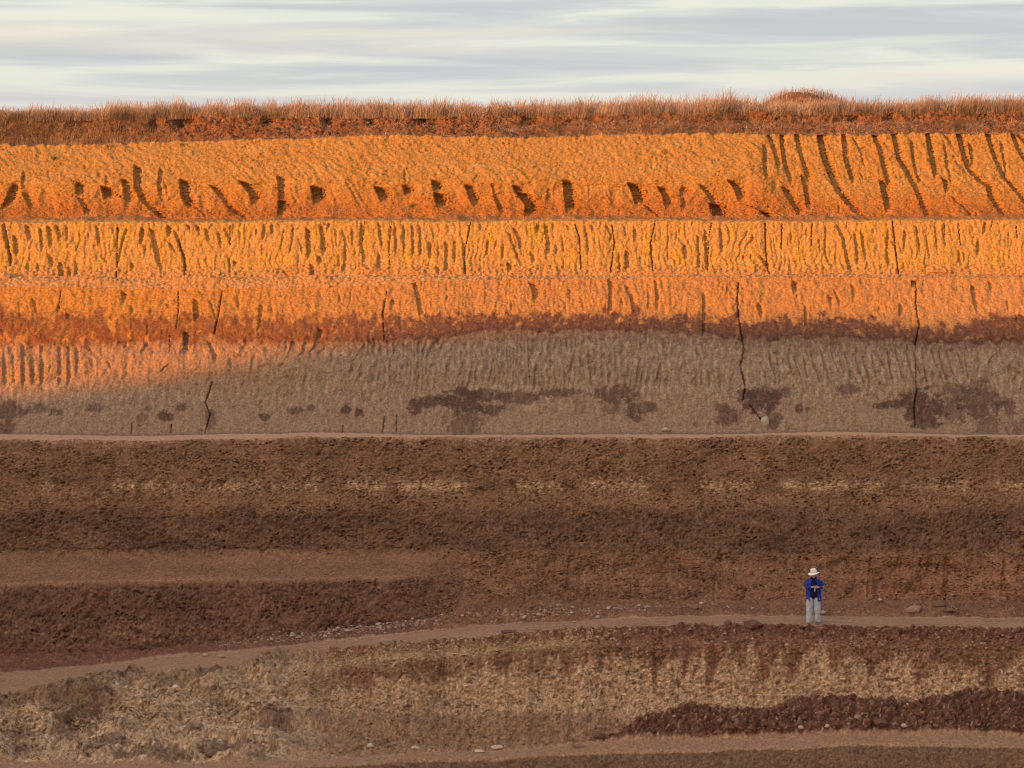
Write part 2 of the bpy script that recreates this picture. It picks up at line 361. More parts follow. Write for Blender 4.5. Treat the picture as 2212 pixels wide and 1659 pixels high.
# --- brown slopes: crumbly, slanting slumps, hollow in the middle
lean2 = XG * 0.8 + TG * 1.0
slump = fbm(lean2 * 1.4, (TG - XG * 0.5) * 0.6, 71, 4)
rough_band = sm(1075, 1120, PY) * (1 - sm(1185, 1215, PY)) * isE
D += isE * (0.16 * billow(XG * 2.2, TG * 2.2, 73, 3, .5) * (.35 + .65 * patchy) + 0.05 * billow(XG * 7, TG * 7, 74, 2)) + rough_band * (0.17 * np.sign(slump) * np.abs(slump) ** 0.8 + 0.10 * (ridged(XG * 4, TG * 5, 75, 2) - .5))
smooth_l = isE * sm(1195, 1215, PY) * (PY < lr[None] - 2) * led[None]
D *= (1 - 0.75 * smooth_l)
rgt = isE * sm(1190, 1230, PY) * (1 - led[None])
IN += rgt * 0.26 * (1 - np.abs(gnoise(XG * 0.9 + 0.2 * gnoise(XG * 3, TG, 77), TG * 0.35, 78)) * 2).clip(0, 1) * (1 - sm(1290, 1315, PY))
ledge_face = isE * sm(lr[None], lr[None] + 8, PY) * led[None]
D += ledge_face * (0.14 * billow(XG * 2.0, TG * 1.6, 79, 3) + 0.04 * fbm(XG * 4, TG * 3, 80, 3))
# --- lower bench: crumbled crest, ribs, talus cones
crest = isF * (1 - sm(row['road_f'](PX) + 4, row['road_f'](PX) + 40, PY))
wc, wcid = worley(XG * 5.2, TG * 5.2, 83)
D += crest * (0.16 - 0.24 * wc).clip(-0.02, 1) * (0.5 + wcid) + crest * 0.08 * fbm(XG * 1.7, TG * 1.7, 85, 3)
fx_l = 1 - sm(560, 760, PX)
faceF = isF * sm(row['road_f'](PX) + 30, row['road_f'](PX) + 50, PY) * (1 - fx_l)
IN += faceF * (0.30 * (ridged(XG * 1.3 + 0.3 * n_mid, TG * 0.25, 87, 2) - 0.45).clip(0, 1) + 0.03 * (ridged(XG * 4.5, TG * 1.0, 89, 2) - 0.5))
D += faceF * (billow(XG * 3.2, TG * 2.6, 90, 3) * 0.20 + 0.05 * billow(XG * 8, TG * 8, 92, 2))
tal_line = np.interp(PX, [1200, 1330, 1400, 1500, 1560, 1640, 1720, 1800, 1880, 1960, 2030, 2090, 2150, 2212], [1610, 1590, 1545, 1528, 1535, 1538, 1512, 1506, 1516, 1520, 1512, 1493, 1500, 1512]) + 13 * fbm(XG * 1.6, TG * .6, 91, 4, .6)
talus = isF * sm(-4, 10, PY - tal_line) * (PX > 1200)
wt, wtid = worley(XG * 4.6, TG * 4.6, 93); wt2, wtid2 = worley(XG * 9, TG * 9, 95)
D += talus * (0.17 * sm(0, 16, PY - tal_line) + (0.17 - 0.26 * wt).clip(-0.03, 1) * (0.3 + 1.3 * wtid) + (0.08 - 0.12 * wt2).clip(0, 1) * (.3 + 1.2 * wtid2))
left_deb = isF * fx_l
D += left_deb * (0.13 * billow(XG * 5.0, TG * 5.0, 98, 3, .7) + 0.06 * fbm(XG * 4, TG * 4, 96, 4, .7) + 0.44 * fbm(XG * 0.9, TG * 0.9, 97, 2) + 0.26 * billow(XG * 1.3, TG * 1.3, 99, 2, 0.5) + (0.07 - 0.12 * wt).clip(-.01, 1) * wtid)
mound = np.exp(-(((PX - 215) / 75) ** 2 + ((PY - 1500) / 32) ** 2)) * isF
D += mound * 0.42
mid_low = isF * sm(1535, 1560, PY) * (PX > 560) * (PX < 1400)
D += mid_low * 0.10 * (fbm(XG * .5, TG * .8, 101, 2) + .2)
D += isG * 0.07 * billow(XG * 3, TG * 3, 103, 3)
# --- berm of gravel behind the road, clods at its edge
berm = np.exp(-((PY - (row['road_b'](PX) - 11)) / 8.0) ** 2) * (isE | isRoad) * sm(500, 800, PX)
D += berm * (0.08 + 0.05 * n_mid)
for rr in (0.25, 0.62):   # wheel ruts in the road
    yy = .12 * fbm(XS * .3, 0 * XS, 190, 2) + RB[0] * rr + RF[0] * (1 - rr); D -= isRoad * 0.035 * np.exp(-((YG - yy[None]) / 0.22) ** 2)
# --- soil bank under the grass
D += isBank * (0.26 * fbm(XG * 1.3, TG * 1.6, 105, 4, 0.6) + 0.05 * (ridged(XG * 3.5, TG * 3.5, 107, 2) - .5)) * sm(0.2, 0.7, (TG - TG[np.argmax(SEGA == segi['soil_bank'])][None]) * 1.0)
D += np.where(isBank, 0.07 * fbm(XG * 7, TG * 7, 109, 3), 0)
lipA = np.exp(-((TG - TG[np.argmax(SEGA == segi['soil_bank'])][None]) / 0.16) ** 2)
D += lipA * (0.16 * (fbm(XG * 2.2, 0 * TG, 110, 4, .6)) + 0.05)
# hollows washed out under the turf
for cx, w, dp in ((175, 26, .35), (395, 26, .5), (335, 14, .35), (580, 16, .4), (710, 14, .45), (920, 26, .5), (1145, 18, .3), (1610, 18, .25), (1840, 32, .35), (1925, 16, .3), (1990, 20, .2), (1275, 14, .3), (800, 12, .3)):
    IN += isBank * 1.0 * dp * (1 + 1.2 * fbm(XG * 2.5, TG * 2.5, 119, 3)) * np.exp(-(((PX - cx) / w) ** 2 + ((PY - row['bank_top'](PX) - 14) / 10.0) ** 2) ** 1.5)
# overhang of the turf
# --- traced grooves and cracks -----------------------------------------------------------
jag = fbm(XG * 9, TG * 9, 111, 3, 0.6)
def groove(pts, w, mask_rows, R=2.4, kind='saw'):
    p = np.array(pts, float); xs, ys = p[:, 0], p[:, 1]
    o = np.argsort(ys); xs, ys = xs[o], ys[o]
    Yd = float(np.median(YG[mask_rows][:, mid])); 
    c0 = np.searchsorted(XS, (xs.min() - 30 - 3 * w - 1106) / F * Yd * 0.98 - .3); c1 = np.searchsorted(XS, (xs.max() + 30 + 5 * w - 1106) / F * Yd * 1.02 + .3)
    if c1 <= c0: return
    r = np.where(mask_rows)[0]
    r = r[(PY[r, (c0 + c1) // 2] > ys.min() - 8) & (PY[r, (c0 + c1) // 2] < ys.max() + 8)]
    if len(r) == 0: return
    sl = np.ix_(r, np.arange(c0, min(c1, NX)))
    y = PY[sl]; x = PX[sl]; xc = np.interp(y, ys, xs) + jag[sl] * min(4.5, 1.2 + w * 0.28)
    L_ = ys.max() - ys.min(); e = min(max(14.0, 1.5 * w), 0.5 * L_ + 2)
    tp = sm(ys.min() - 3, ys.min() + e * 0.8, y) * (1 - sm(ys.max() - e, ys.max() + 3, y))
    c = x - xc + 0.35 * w * (1 + 0.5 * jag[sl])
    ppm = F / Yd
    if kind == 'saw':
        d = w * (1 + 1 / R) / ppm / math.tan(SUN_AZ)
        w = w * (0.45 + 0.55 * tp); R = 1.3 + (R - 1.3) * np.clip(16.0 / w, .35, 1); d = w * (1 + 1 / R) / ppm / math.tan(SUN_AZ)
        prof = np.where(c < 0, 0, np.where(c < 1.6, c / 1.6, (1 - (c - 1.6) / (R * w)).clip(0, 1)))
        prof = prof + 0.15 * np.exp(-(c / (0.5 * w + 1)) ** 2) * (c < 0) * -1
        IN[sl] = np.maximum(IN[sl], 0) * (1 - 0.5 * (prof > 0.1)) + d * prof * tp
    elif kind == 'scoop':       # a bucket tooth's bite: steep left wall, flat bed, short slope back out
        e2 = min(10.0, 0.3 * L_ + 1.5)
        tp = np.sqrt(sm(ys.min() - 3, ys.min() + e2, y) * (1 - sm(ys.max() - e2 * 1.6, ys.max() + 3, y)))
        w = w * (0.22 + 0.78 * tp ** 1.3) * (1 + 0.3 * jag[sl]); d = w / ppm / math.tan(SUN_AZ) * 1.65 + .02; w = w * .9
        cc = c + 1.5 * fbm(XG[sl] * 6, TG[sl] * 5, 115, 2)
        prof = sm(-.5, 1.6, cc) * (1 - sm(w * .9, w * 1.6 + 2, cc))
        IN[sl] = IN[sl] * (1 - 0.7 * prof * (tp > .2)) + d * prof * tp
    else:
        w = w * (.75 + .9 * np.clip(fbm(y * .06 + xs[0], y * 0, 117, 3) + .3, -.3, .9)); c = c + 2.2 * fbm(y * .11 + ys[0], 0 * y, 118, 3)
        c = c - 0.35 * w; d = np.maximum(0.22, 2.2 * w / ppm)
        IN[sl] += d * (1 - (np.abs(c) / (0.5 * w)).clip(0, 1) ** 2) * sm(0, 0.25, tp)
rA = (SEGA == segi['upper_face']) & (T1 > T1[np.argmax(SEGA == segi['upper_face'])] + 1.2); rB = SEGA == segi['orange_face']; rC = (SEGA == segi['clay_face']) | (SEGA == segi['grey_face'])
rE = (SEGA == segi['brown_slope']) | (SEGA == segi['lower_slope'])
def strokes(text, ox, oy, rows_, k=1.0, kind='saw', R=2.4):
    for s in text.split(';'):
        s = s.strip()
        if not s: continue
        a = [float(v) for v in s.replace(',', ' ').split()]
        w = a[-1]; a = a[:-1]; pts = [(ox + a[i] / 3, oy + a[i + 1] / 3) for i in range(0, len(a), 2)]
        if rows_ is rA and kind == 'scoop':
            p0, p1 = pts[0], pts[-1]; ex = .12
            pts[0] = (p0[0] - (p1[0] - p0[0]) * ex, p0[1] - (p1[1] - p0[1]) * ex); pts[-1] = (p1[0] + (p1[0] - p0[0]) * ex, p1[1] + (p1[1] - p0[1]) * ex)
        groove(pts, w / 3 * k, rows_, R, kind)
strokes('''85,620,20,770,35; 150,550,140,660,16; 150,670,200,780,25; 500,610,500,700,36; 500,700,560,800,22; 550,780,560,825,26; 685,560,685,630,10; 672,640,690,720,46;
800,600,825,740,30; 900,530,880,640,920,720,1000,800,1080,840,28; 1040,530,1025,620,1050,740,16; 1062,600,1085,700,10; 1185,600,1185,690,1230,760,40; 1230,740,1340,830,14;
1380,640,1440,700,1480,770,1590,835,26; 1565,610,1630,680,1640,745,38; 1808,580,1815,690,1815,740,26; 1820,730,1812,822,40; 2035,640,2050,740,52; 1880,660,1930,760,8; 260,640,430,780,9; 300,620,440,740,8''', 0, 192, rA, 1.32, 'scoop')
strokes('''235,640,275,730,46; 408,530,410,620,9; 415,630,430,700,40; 600,600,620,680,36; 618,680,640,770,46; 820,630,840,700,870,750,38; 985,630,1000,720,1040,800,20; 1125,630,1150,690,40;
1150,680,1215,760,1200,820,48; 1345,640,1335,730,18; 1455,605,1465,700,1475,790,42; 1605,620,1600,720,9; 1720,680,1800,790,10; 1880,620,1910,680,1925,745,46; 1940,740,2060,830,14; 2065,640,2100,700,2112,765,34;
2205,650,2212,780,20; 40,620,130,780,10; 80,620,160,760,8; 1230,580,1400,610,4''', 737, 192, rA, 1.32, 'scoop')
strokes('''0,715,40,780,30; 120,710,180,780,215,850,30; 195,830,225,935,62; 310,680,350,720,372,800,42; 400,830,590,930,13; 520,880,575,930,36; 660,730,700,800,760,900,36; 780,660,800,760,812,855,26;
530,460,530,580,545,660,18; 555,390,590,470,620,590,22; 640,390,655,560,700,670,22; 735,390,770,530,820,680,25; 905,400,910,520,950,620,1000,730,1050,800,1130,870,36;
1045,400,1055,540,1100,670,26; 1110,410,1150,490,1170,560,10; 1150,620,1170,670,9; 1235,385,1275,480,1310,620,1335,700,26; 1290,690,1310,780,1325,862,34;
1380,410,1400,540,1470,660,1510,730,1540,820,1580,910,28; 1485,440,1495,560,1530,680,16; 1585,385,1605,500,1635,640,28; 1690,670,1710,760,24; 1700,460,1715,600,1740,670,14; 1690,380,1750,450,16;
1745,790,1880,920,16; 1805,400,1830,540,1860,620,1920,680,1980,720,1990,780,2060,870,30; 1860,440,1885,600,18; 1985,375,2020,520,2080,660,2170,760,2240,830,26; 2065,430,2090,600,2110,660,14;
2140,385,2180,480,2225,560,24; 2170,375,2240,450,24; 1010,820,1015,900,10; 2300,390,2330,560,2400,700,24; 2450,390,2480,560,2560,760,26''', 1474.6, 164.6, rA, 1.12, 'scoop')
strokes('''10,870,30,970,60,1080,65,1160,22; 85,940,105,1090,26; 155,870,180,930,185,1000,24; 255,900,270,1060,16; 305,880,330,1040,24; 365,880,385,1000,24; 425,880,430,1000,14; 240,1120,245,1210,20;
305,1060,340,1170,24; 385,1120,395,1270,26; 440,1140,450,1240,20; 490,1110,490,1230,18; 170,1110,185,1210,16; 510,930,515,970,10; 565,920,575,980,10; 620,880,640,1030,18; 720,880,735,950,10; 760,880,760,960,12;
820,890,780,1020,760,1150,16; 920,890,905,1020,24; 975,900,1000,1020,1025,1130,30; 940,1000,935,1080,12; 1090,880,1090,960,30; 1120,900,1150,980,1190,1100,1200,1200,20; 1080,980,1150,1080,18;
1215,880,1230,925,22; 1265,870,1300,960,24; 1325,890,1350,1000,20; 1410,920,1430,1040,16; 1450,890,1490,1000,18; 1475,1070,1490,1230,14; 1010,1090,1050,1190,22; 850,1120,850,1200,22; 1660,900,1660,960,14;
1710,870,1700,990,18; 1760,870,1755,960,18; 1840,900,1810,1060,10; 1895,880,1895,960,1870,1080,12; 1945,1000,1960,1080,16; 1985,900,2000,1100,26; 2075,880,2100,1080,26; 2060,1080,2070,1140,28; 2125,870,2130,905,20;
2010,1130,2030,1250,26; 1820,1170,1890,1240,18; 1515,1110,1520,1150,24; 650,1080,700,1130,14; 1600,880,1600,960,8; 1550,900,1555,1000,8; 2170,900,2180,1050,10; 2190,1060,2195,1180,14''', 0, 192, rB, 0.88, 'scoop')
strokes('''5,910,25,1000,20,1120,10,1200,14; 70,900,70,1040,14; 130,870,125,1000,150,1130,20; 240,865,250,960,265,1040,18; 240,1060,240,1190,20; 350,880,350,1090,16; 400,870,405,1090,16; 460,880,460,1100,16;
508,880,510,1100,16; 570,980,572,1110,20; 625,980,625,1110,12; 675,980,680,1200,18; 730,970,735,1130,14; 785,980,795,1130,805,1240,16; 900,870,900,930,12; 950,960,935,1100,14; 1005,960,990,1060,10;
1050,1000,1035,1120,14; 1105,890,1150,970,1165,1060,24; 1075,920,1130,1060,1170,1160,18; 1080,1120,1090,1200,28; 1225,1050,1250,1140,22; 1265,870,1275,940,24; 1320,870,1335,980,1335,1090,26; 1370,870,1375,940,18;
1390,1000,1395,1100,12; 1460,880,1475,925,16; 1575,880,1590,980,1600,1080,14; 1620,880,1630,940,16; 1715,880,1750,960,1735,1000,16; 1795,1050,1805,1200,14; 1845,1040,1850,1200,26; 1900,900,1900,1000,20;
1830,880,1850,980,10; 2005,1000,2020,1190,14; 2115,870,2115,1130,8; 2170,900,2170,1000,10; 1700,1000,1700,1110,10; 850,1100,905,1190,8; 615,1150,630,1220,18; 1930,1050,1940,1150,8; 1430,940,1440,1080,12''', 737, 192, rB, 0.88, 'scoop')
strokes('''5,1080,20,1200,24; 95,1020,105,1270,16; 145,990,155,1270,20; 240,980,255,1160,18; 290,970,305,1060,14; 420,990,395,1060,12; 455,1020,440,1100,14; 500,1160,560,1270,22; 590,1030,595,1140,8; 750,1040,755,1150,8;
800,960,800,1100,8; 880,1040,890,1160,10; 925,960,920,1130,950,1240,14; 995,955,1040,1060,1065,1200,1090,1290,22; 1110,1000,1130,1160,1135,1240,18; 1155,1000,1185,1200,20; 1230,980,1235,1040,10;
1330,990,1320,1130,1335,1260,16; 1440,990,1430,1160,16; 1510,960,1540,1160,14; 1570,980,1600,1200,12; 1630,950,1655,1180,12; 1680,960,1705,1120,10; 1785,1120,1805,1250,16; 1960,940,1945,1040,20; 1915,1050,1910,1180,20;
2110,1000,2110,1120,8; 700,1010,700,1100,12; 390,1160,395,1190,20; 440,1150,445,1200,14; 1430,1200,1430,1260,12; 1370,980,1390,1090,8; 1730,960,1745,1080,6; 1870,960,1890,1030,8; 2060,980,2060,1080,6; 2160,1200,2160,1280,12''', 1474.6, 164.6, rB, 0.88, 'scoop')
strokes('''155,860,140,980,5; 330,860,310,1000,315,1150,5; 840,860,820,960,800,1060,800,1240,7; 1515,880,1545,970,1555,1170,9; 1755,880,1772,1000,1745,1190,8; 2035,870,2005,1000,2020,1190,7''', 737, 192, rB, 1.0, 'crack')
strokes('''190,950,170,1050,165,1270,5; 536,950,540,1120,550,1230,565,1295,12; 645,955,640,1120,7; 840,950,835,1100,5; 1360,940,1375,1060,1400,1290,8; 1785,950,1805,1100,5; 2165,950,2170,1050,5; 1700,950,1702,1060,4''', 1474.6, 164.6, rB, 1.0, 'crack')
strokes('''25,870,45,980,65,1150,7; 1490,870,1490,1010,7; 1150,980,1190,1100,1200,1230,8; 760,880,755,1250,6''', 0, 192, rB, 1.0, 'crack')
strokes('''205,200,240,300,16; 790,150,800,240,26; 850,240,850,330,12; 1260,210,1265,360,24; 1355,220,1400,350,12; 1535,180,1545,290,14; 1690,240,1670,430,18; 2070,390,2060,480,24; 1340,480,1385,570,1385,640,20;
1200,420,1190,600,28; 20,490,25,780,16; 80,500,80,780,12; 140,490,145,780,20; 200,500,205,780,18; 260,490,265,780,18; 320,520,320,700,8; 380,500,380,780,16; 440,500,440,780,16; 490,500,495,700,16; 570,560,600,680,16;
120,280,125,340,14; 375,240,370,300,16; 430,290,435,340,14; 690,600,720,680,14; 2195,160,2200,240,14; 1100,620,1010,700,12; 1750,250,1765,310,10; 1480,600,1500,680,16; 1800,560,1790,620,14; 1930,580,1950,640,12''', 0, 576, rC, 1.1, 'scoop')
strokes('''470,100,490,180,515,330,24; 280,200,265,330,12; 1225,100,1255,170,1250,220,32; 685,180,680,230,12; 620,60,620,100,12; 1480,130,1480,260,10; 1735,80,1745,150,1735,320,24; 1840,110,1880,220,1900,320,20;
2030,80,2045,180,2045,290,16; 1990,150,1985,300,10; 1810,200,1830,270,10; 330,210,330,260,16; 1100,220,1100,300,8; 60,150,50,260,8; 1600,560,1610,660,22; 1550,580,1560,680,18; 890,600,890,680,12; 350,500,355,560,18''', 737, 576, rC, 1.1, 'scoop')
strokes('''135,160,135,340,130,470,16; 720,90,725,170,26; 485,230,510,330,22; 940,180,965,250,18; 975,140,1020,250,14; 1100,110,1110,210,18; 1490,90,1500,130,30; 1875,110,1890,200,1915,300,24; 1985,90,2005,160,22;
1410,230,1410,330,22; 2100,200,2110,300,12; 795,240,795,400,16; 1620,150,1625,210,8; 1270,240,1275,300,10; 290,120,285,180,14; 1340,150,1345,200,8; 2160,300,2165,370,10''', 1474.6, 576, rC, 1.1, 'scoop')
strokes('''365,100,355,220,375,400,400,540,375,640,410,780,390,870,13; 1515,90,1515,260,1535,380,1510,500,1512,620,1520,800,1500,900,1510,1030,9; 430,900,540,1030,6; 735,110,740,200,4''', 1474.6, 576, rC, 1.0, 'crack')
strokes('''1440,155,1420,280,1390,440,11; 1155,160,1155,300,1140,400,6; 1375,740,1330,880,1360,960,1330,1080,9; 1100,450,1095,560,5; 1110,1020,1105,1080,6; 855,1020,850,1090,5; 395,150,375,260,5''', 0, 576, rC, 1.0, 'crack')
strokes('''300,150,270,300,280,480,5; 280,980,265,1080,5; 360,960,360,1070,4; 1215,560,1220,720,3; 10,1030,10,1090,6''', 737, 576, rC, 1.0, 'crack')
# leaning shallow grooves on the grey face
random.seed(3)
for k in range(24):
    x0 = 560 + k * 55 + random.uniform(-8, 8); lean_ = random.uniform(30, 80); y0 = random.uniform(500, 560); y1 = random.uniform(690, 790)
    groove([(1474.6 + x0 / 3, 576 + y0 / 3), (1474.6 + (x0 + lean_ * .4) / 3, 576 + (y0 + y1) / 6), (1474.6 + (x0 + lean_) / 3, 576 + y1 / 3)], random.uniform(5, 8), rC, 1.6)
for k in range(26):
    x0 = 760 + k * 30 + random.uniform(-9, 9); y0 = random.uniform(740, 790); y1 = y0 + random.uniform(30, 60)
    groove([(x0, y0), (x0 + random.uniform(-14, 6), y1)], random.uniform(2.5, 5.5), rC, 2.0, 'scoop')
for x0, w in ((2045, 9), (1990, 5), (1940, 6), (1880, 5), (2100, 5), (1700, 6), (1650, 4), (2170, 6), (1230, 6)):
    groove([(x0, 1205), (x0 - 4, 1250), (x0 - 8, 1300)], w, rE, 2.0, 'scoop')
# large bites seen as a dark pair on the left ledge
for x0 in (735 + 230 / 3, 735 + 600 / 3): groove([(x0, 1245), (x0, 1280)], 7, rE, 2.0)

# fissures and small pits in the crumbling soil
def cracks(fx, fy, seed, w):
    q = gnoise(XG * fx + .5 * gnoise(XG * fx * 2, TG * fy * 2, seed + 1), TG * fy + .5 * gnoise(XG * fx * 2 + 9, TG * fy * 2, seed + 2), seed)
    return np.exp(-(q / w) ** 2)
ck_m = sm(-.1, .35, fbm(XG * .8 + TG * .3, TG * 1.1, 161, 4, .6))
ck = cracks(2.4, 3.0, 163, .045) * ck_m + cracks(5.0, 6.0, 167, .07) * sm(-.2, .3, fbm(XG * 1.7, TG * 1.7, 171, 2)) * .6
ckv = cracks(3.2, .9, 173, .04) * sm(.0, .4, fbm(XG * 1.2, TG * 1.6, 177, 3, .6))
pits = sm(.30, .16, worley(XG * 4.2, TG * 4.2, 179)[0]) if False else (1 - sm(.10, .26, worley(XG * 4.2, TG * 4.2, 179)[0])) * sm(.15, .4, fbm(XG * 1.1, TG * 1.1, 181, 3))
nosm = 1 - smooth_l
IN += (isE * nosm * (.12 * ck + .07 * ckv + .13 * pits) + isF * (.10 * ck + .07 * ckv + .10 * pits) + isA * (.045 * ck + .06 * pits) + isC * (.03 * ck + .05 * ckv) + isB * (.03 * ck + .04 * ckv) + isBank * (.10 * ck + .14 * pits) + isG * .05 * ck)
# ease the relief across the seams between benches
seam = np.zeros(NR)
for i in range(1, NR):
    if SEGA[i] != SEGA[i - 1]: seam[max(0, i - 7):i + 7] = np.maximum(seam[max(0, i - 7):i + 7], 1 - np.abs(np.arange(max(0, i - 7), i + 7) - i) / 7.0)[:NR]
sw = (seam ** .7)[:, None]
D = D * (1 - sw) + blur_rows(D, 14) * sw
IN *= np.where(isA, sm(0.02, 0.3, steep), sm(0.12, 0.5, steep))
X3 = XG
Y3 = YG + NYv * D + IN
Z3 = ZG + NZv * D
wall_P = (X3, Y3, Z3)
# ================================================================== soil pigments of the strata, plus a painted sun tint
warp = fbm(XG * 1.6, TG * 0.8, 201, 4) * 7 + fbm(XG * 8, TG * 3, 205, 3) * 2.2
PYw = PY + warp
COL = np.zeros(XG.shape + (3,), np.float32)
def setc(mask, c):
    global COL
    m = np.clip(mask, 0, 1)[..., None].astype(np.float32); COL = COL * (1 - m) + np.array(c, np.float32) * m
mot1 = fbm(XG * 3.1, TG * 3.1, 211, 4, 0.6); mot2 = fbm(XG * 9.5, TG * 8.0, 215, 3, 0.6); mots = fbm(XG * 7.5, TG * 1.8, 217, 3, 0.6); mots0 = mots
setc(isBank, (.25, .125, .065))
setc(isBank * sm(-.1, .5, mot1), (.10, .058, .038))
at_shelf = isBank * (1 - sm(0, 0.8, TG - TG[np.argmax(SEGA == segi['soil_bank'])][None]))
setc(at_shelf * .6, (.36, .22, .11))
A0 = (.40, .230, .075); setc(isA, A0)
setc(isA * sm(-.1, .5, fbm(XG * .8, TG * 1.2, 221, 3)), (.42, .255, .095))
belowA = sm(0, 60, below + 8 * mot1) * isA
setc(belowA * 0.85, (.39, .165, .045)); setc(belowA * sm(.1, .5, mot2), (.30, .12, .04))
setc(isA * sm(-14, 4, PY - row['b_top'](PX)) * .6, (.36, .20, .11))
B0 = (.48, .285, .095); setc(isB, B0)
setc(isB * sm(0.0, .35, fbm(XG * 2.6, TG * .5, 223, 3)) * (1 - B_toe), (.48, .30, .06))
setc(isB * sm(.0, .5, mot2) * .6, (.46, .275, .125)); setc(B_toe * .7, (.44, .25, .115))
setc(isB * sm(.35, .7, -mot1) * .7, (.43, .22, .11))
setc(isL2, (.45, .27, .12)); setc(isL2 * sm(0, .5, mot1), (.33, .18, .085))
# clay face: orange on the left, pinker on the right
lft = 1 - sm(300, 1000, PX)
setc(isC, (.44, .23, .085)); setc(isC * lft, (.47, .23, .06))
setc(isC * sm(1800, 2150, PX), (.46, .25, .10))
wv = np.abs(gnoise(XG * 1.7, TG * 0.5, 231)) * 34 + fbm(XG * 5, TG * 2, 233, 4, .6) * 22 + 14 * fbm(XG * .7, 0 * TG, 232, 2)
rb = np.interp(PX, [0, 200, 300, 450, 700, 850, 950, 1060, 1150, 1300, 1500, 1620, 1700, 1850, 1950, 2050, 2212], [742, 742, 742, 738, 740, 736, 728, 718, 716, 716, 720, 735, 728, 733, 735, 742, 738])
grey = sm(rb - 10, rb - 5, PY - wv * .45 + 4) * isC
setc(grey, (.37, .275, .195)); setc(grey * sm(-.05, .4, mots) * .75, (.51, .39, .27)); setc(grey * sm(-.1, .4, mot1 - .6 * mots) * .75, (.26, .18, .13)); setc(grey * (1 - sm(0, 34, PY - rb + 22 * mots0)) * .55, (.20, .12, .09)); setc(grey * (1 - sm(350, 900, PX)) * (1 - sm(790, 870, PYw + 20 * mot1)) * .75, (.42, .255, .145))  # last tint paints the sunlit orange onto the left of the face
pinkish = grey * sm(850, 900, PYw); setc(pinkish * .55, (.36, .26, .19))
# red-brown band with ragged lower and upper edge
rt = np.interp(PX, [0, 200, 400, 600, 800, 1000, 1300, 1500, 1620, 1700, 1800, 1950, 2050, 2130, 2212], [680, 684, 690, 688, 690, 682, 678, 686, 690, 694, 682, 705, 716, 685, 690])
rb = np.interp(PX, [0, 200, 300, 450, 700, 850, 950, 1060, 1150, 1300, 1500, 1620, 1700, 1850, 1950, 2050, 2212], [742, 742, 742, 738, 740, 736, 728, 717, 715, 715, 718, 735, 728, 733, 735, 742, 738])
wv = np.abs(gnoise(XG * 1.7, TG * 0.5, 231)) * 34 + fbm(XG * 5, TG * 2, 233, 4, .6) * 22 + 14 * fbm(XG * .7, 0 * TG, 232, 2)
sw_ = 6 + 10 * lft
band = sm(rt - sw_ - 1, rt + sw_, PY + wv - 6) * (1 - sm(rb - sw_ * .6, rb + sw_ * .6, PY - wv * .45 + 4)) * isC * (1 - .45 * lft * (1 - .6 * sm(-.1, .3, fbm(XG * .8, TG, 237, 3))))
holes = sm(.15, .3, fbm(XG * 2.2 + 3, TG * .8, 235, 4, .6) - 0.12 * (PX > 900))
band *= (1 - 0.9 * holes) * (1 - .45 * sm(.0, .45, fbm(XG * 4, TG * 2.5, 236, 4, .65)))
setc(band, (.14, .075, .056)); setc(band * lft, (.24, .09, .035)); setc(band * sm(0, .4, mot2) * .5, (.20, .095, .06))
# dark red patches low on the grey face (position, half width, half height, strength)
pj = fbm(XG * 2.2, TG * 2.2, 241, 5, 0.68) * 1.0 + mot2 * 0.35 + np.abs(gnoise(XG * 3.2, TG * 1.0, 243)) * .5 * sm(860, 880, PY) - .1
for cx, cy, rx, ry, st in ((15, 890, 38, 22, .8), (0, 925, 30, 16, .8), (80, 885, 26, 10, .6), (120, 893, 16, 8, .7), (205, 880, 16, 9, .7), (320, 882, 10, 6, .7), (355, 900, 20, 11, 1), (392, 880, 14, 7, .7), (305, 903, 14, 8, .5),
    (455, 905, 13, 22, .7), (570, 900, 10, 11, 1), (640, 885, 16, 9, .8), (672, 880, 8, 9, .8), (748, 885, 16, 11, 1), (775, 890, 12, 10, 1), (895, 882, 16, 15, 1), (925, 868, 28, 12, .9), (1000, 865, 48, 26, 1), (1005, 915, 38, 34, .65),
    (1060, 885, 30, 12, .9), (1040, 852, 50, 14, .7), (1120, 858, 45, 13, .7), (1210, 846, 46, 9, .8), (1330, 850, 40, 18, .8), (1320, 880, 22, 16, .6), (1365, 885, 14, 22, .9), (1395, 880, 26, 12, .8), (1375, 905, 14, 8, .8), (1250, 880, 14, 14, .4),
    (1575, 900, 28, 22, .8), (1560, 880, 20, 10, .6), (1640, 868, 44, 26, 1), (1665, 905, 24, 24, .8), (1690, 850, 22, 12, .7), (1725, 882, 10, 10, 1), (1745, 884, 5, 6, .8), (1830, 843, 24, 10, .7), (1505, 915, 10, 6, .7), (1610, 850, 20, 8, .5),
    (1900, 880, 18, 8, .9), (1940, 876, 34, 10, .9), (1990, 880, 48, 34, 1), (2000, 915, 34, 14, .8), (2060, 850, 30, 22, .6), (2120, 870, 44, 38, .8), (2135, 920, 34, 20, .6), (2180, 880, 12, 18, .7), (2060, 890, 30, 24, .6), (2210, 925, 30, 20, .5)):
    r2 = np.sqrt(((PX - cx) / rx) ** 2 + ((PY - cy) / ry) ** 2)
    setc((grey > .3) * isC * sm(1.15, .75, r2 + pj) * st if False else (grey > .3) * isC * (1 - sm(.80, 1.18, r2 + pj)) * st * (.92 + .5 * mot2) * (1 - .5 * sm(.1, .5, mots0)), (.125, .075, .064))
# thin crust of dark soil above the pale ledge
setc(isC * sm(6, 1, row['d_bot'](PX) - PY) if False else isC * (1 - sm(2, 8, row['d_bot'](PX) - PY)) * .6, (.22, .15, .11))
setc(isL1, (.60, .41, .285)); setc(isL1 * sm(.1, .5, mot1) * .5, (.48, .32, .22))
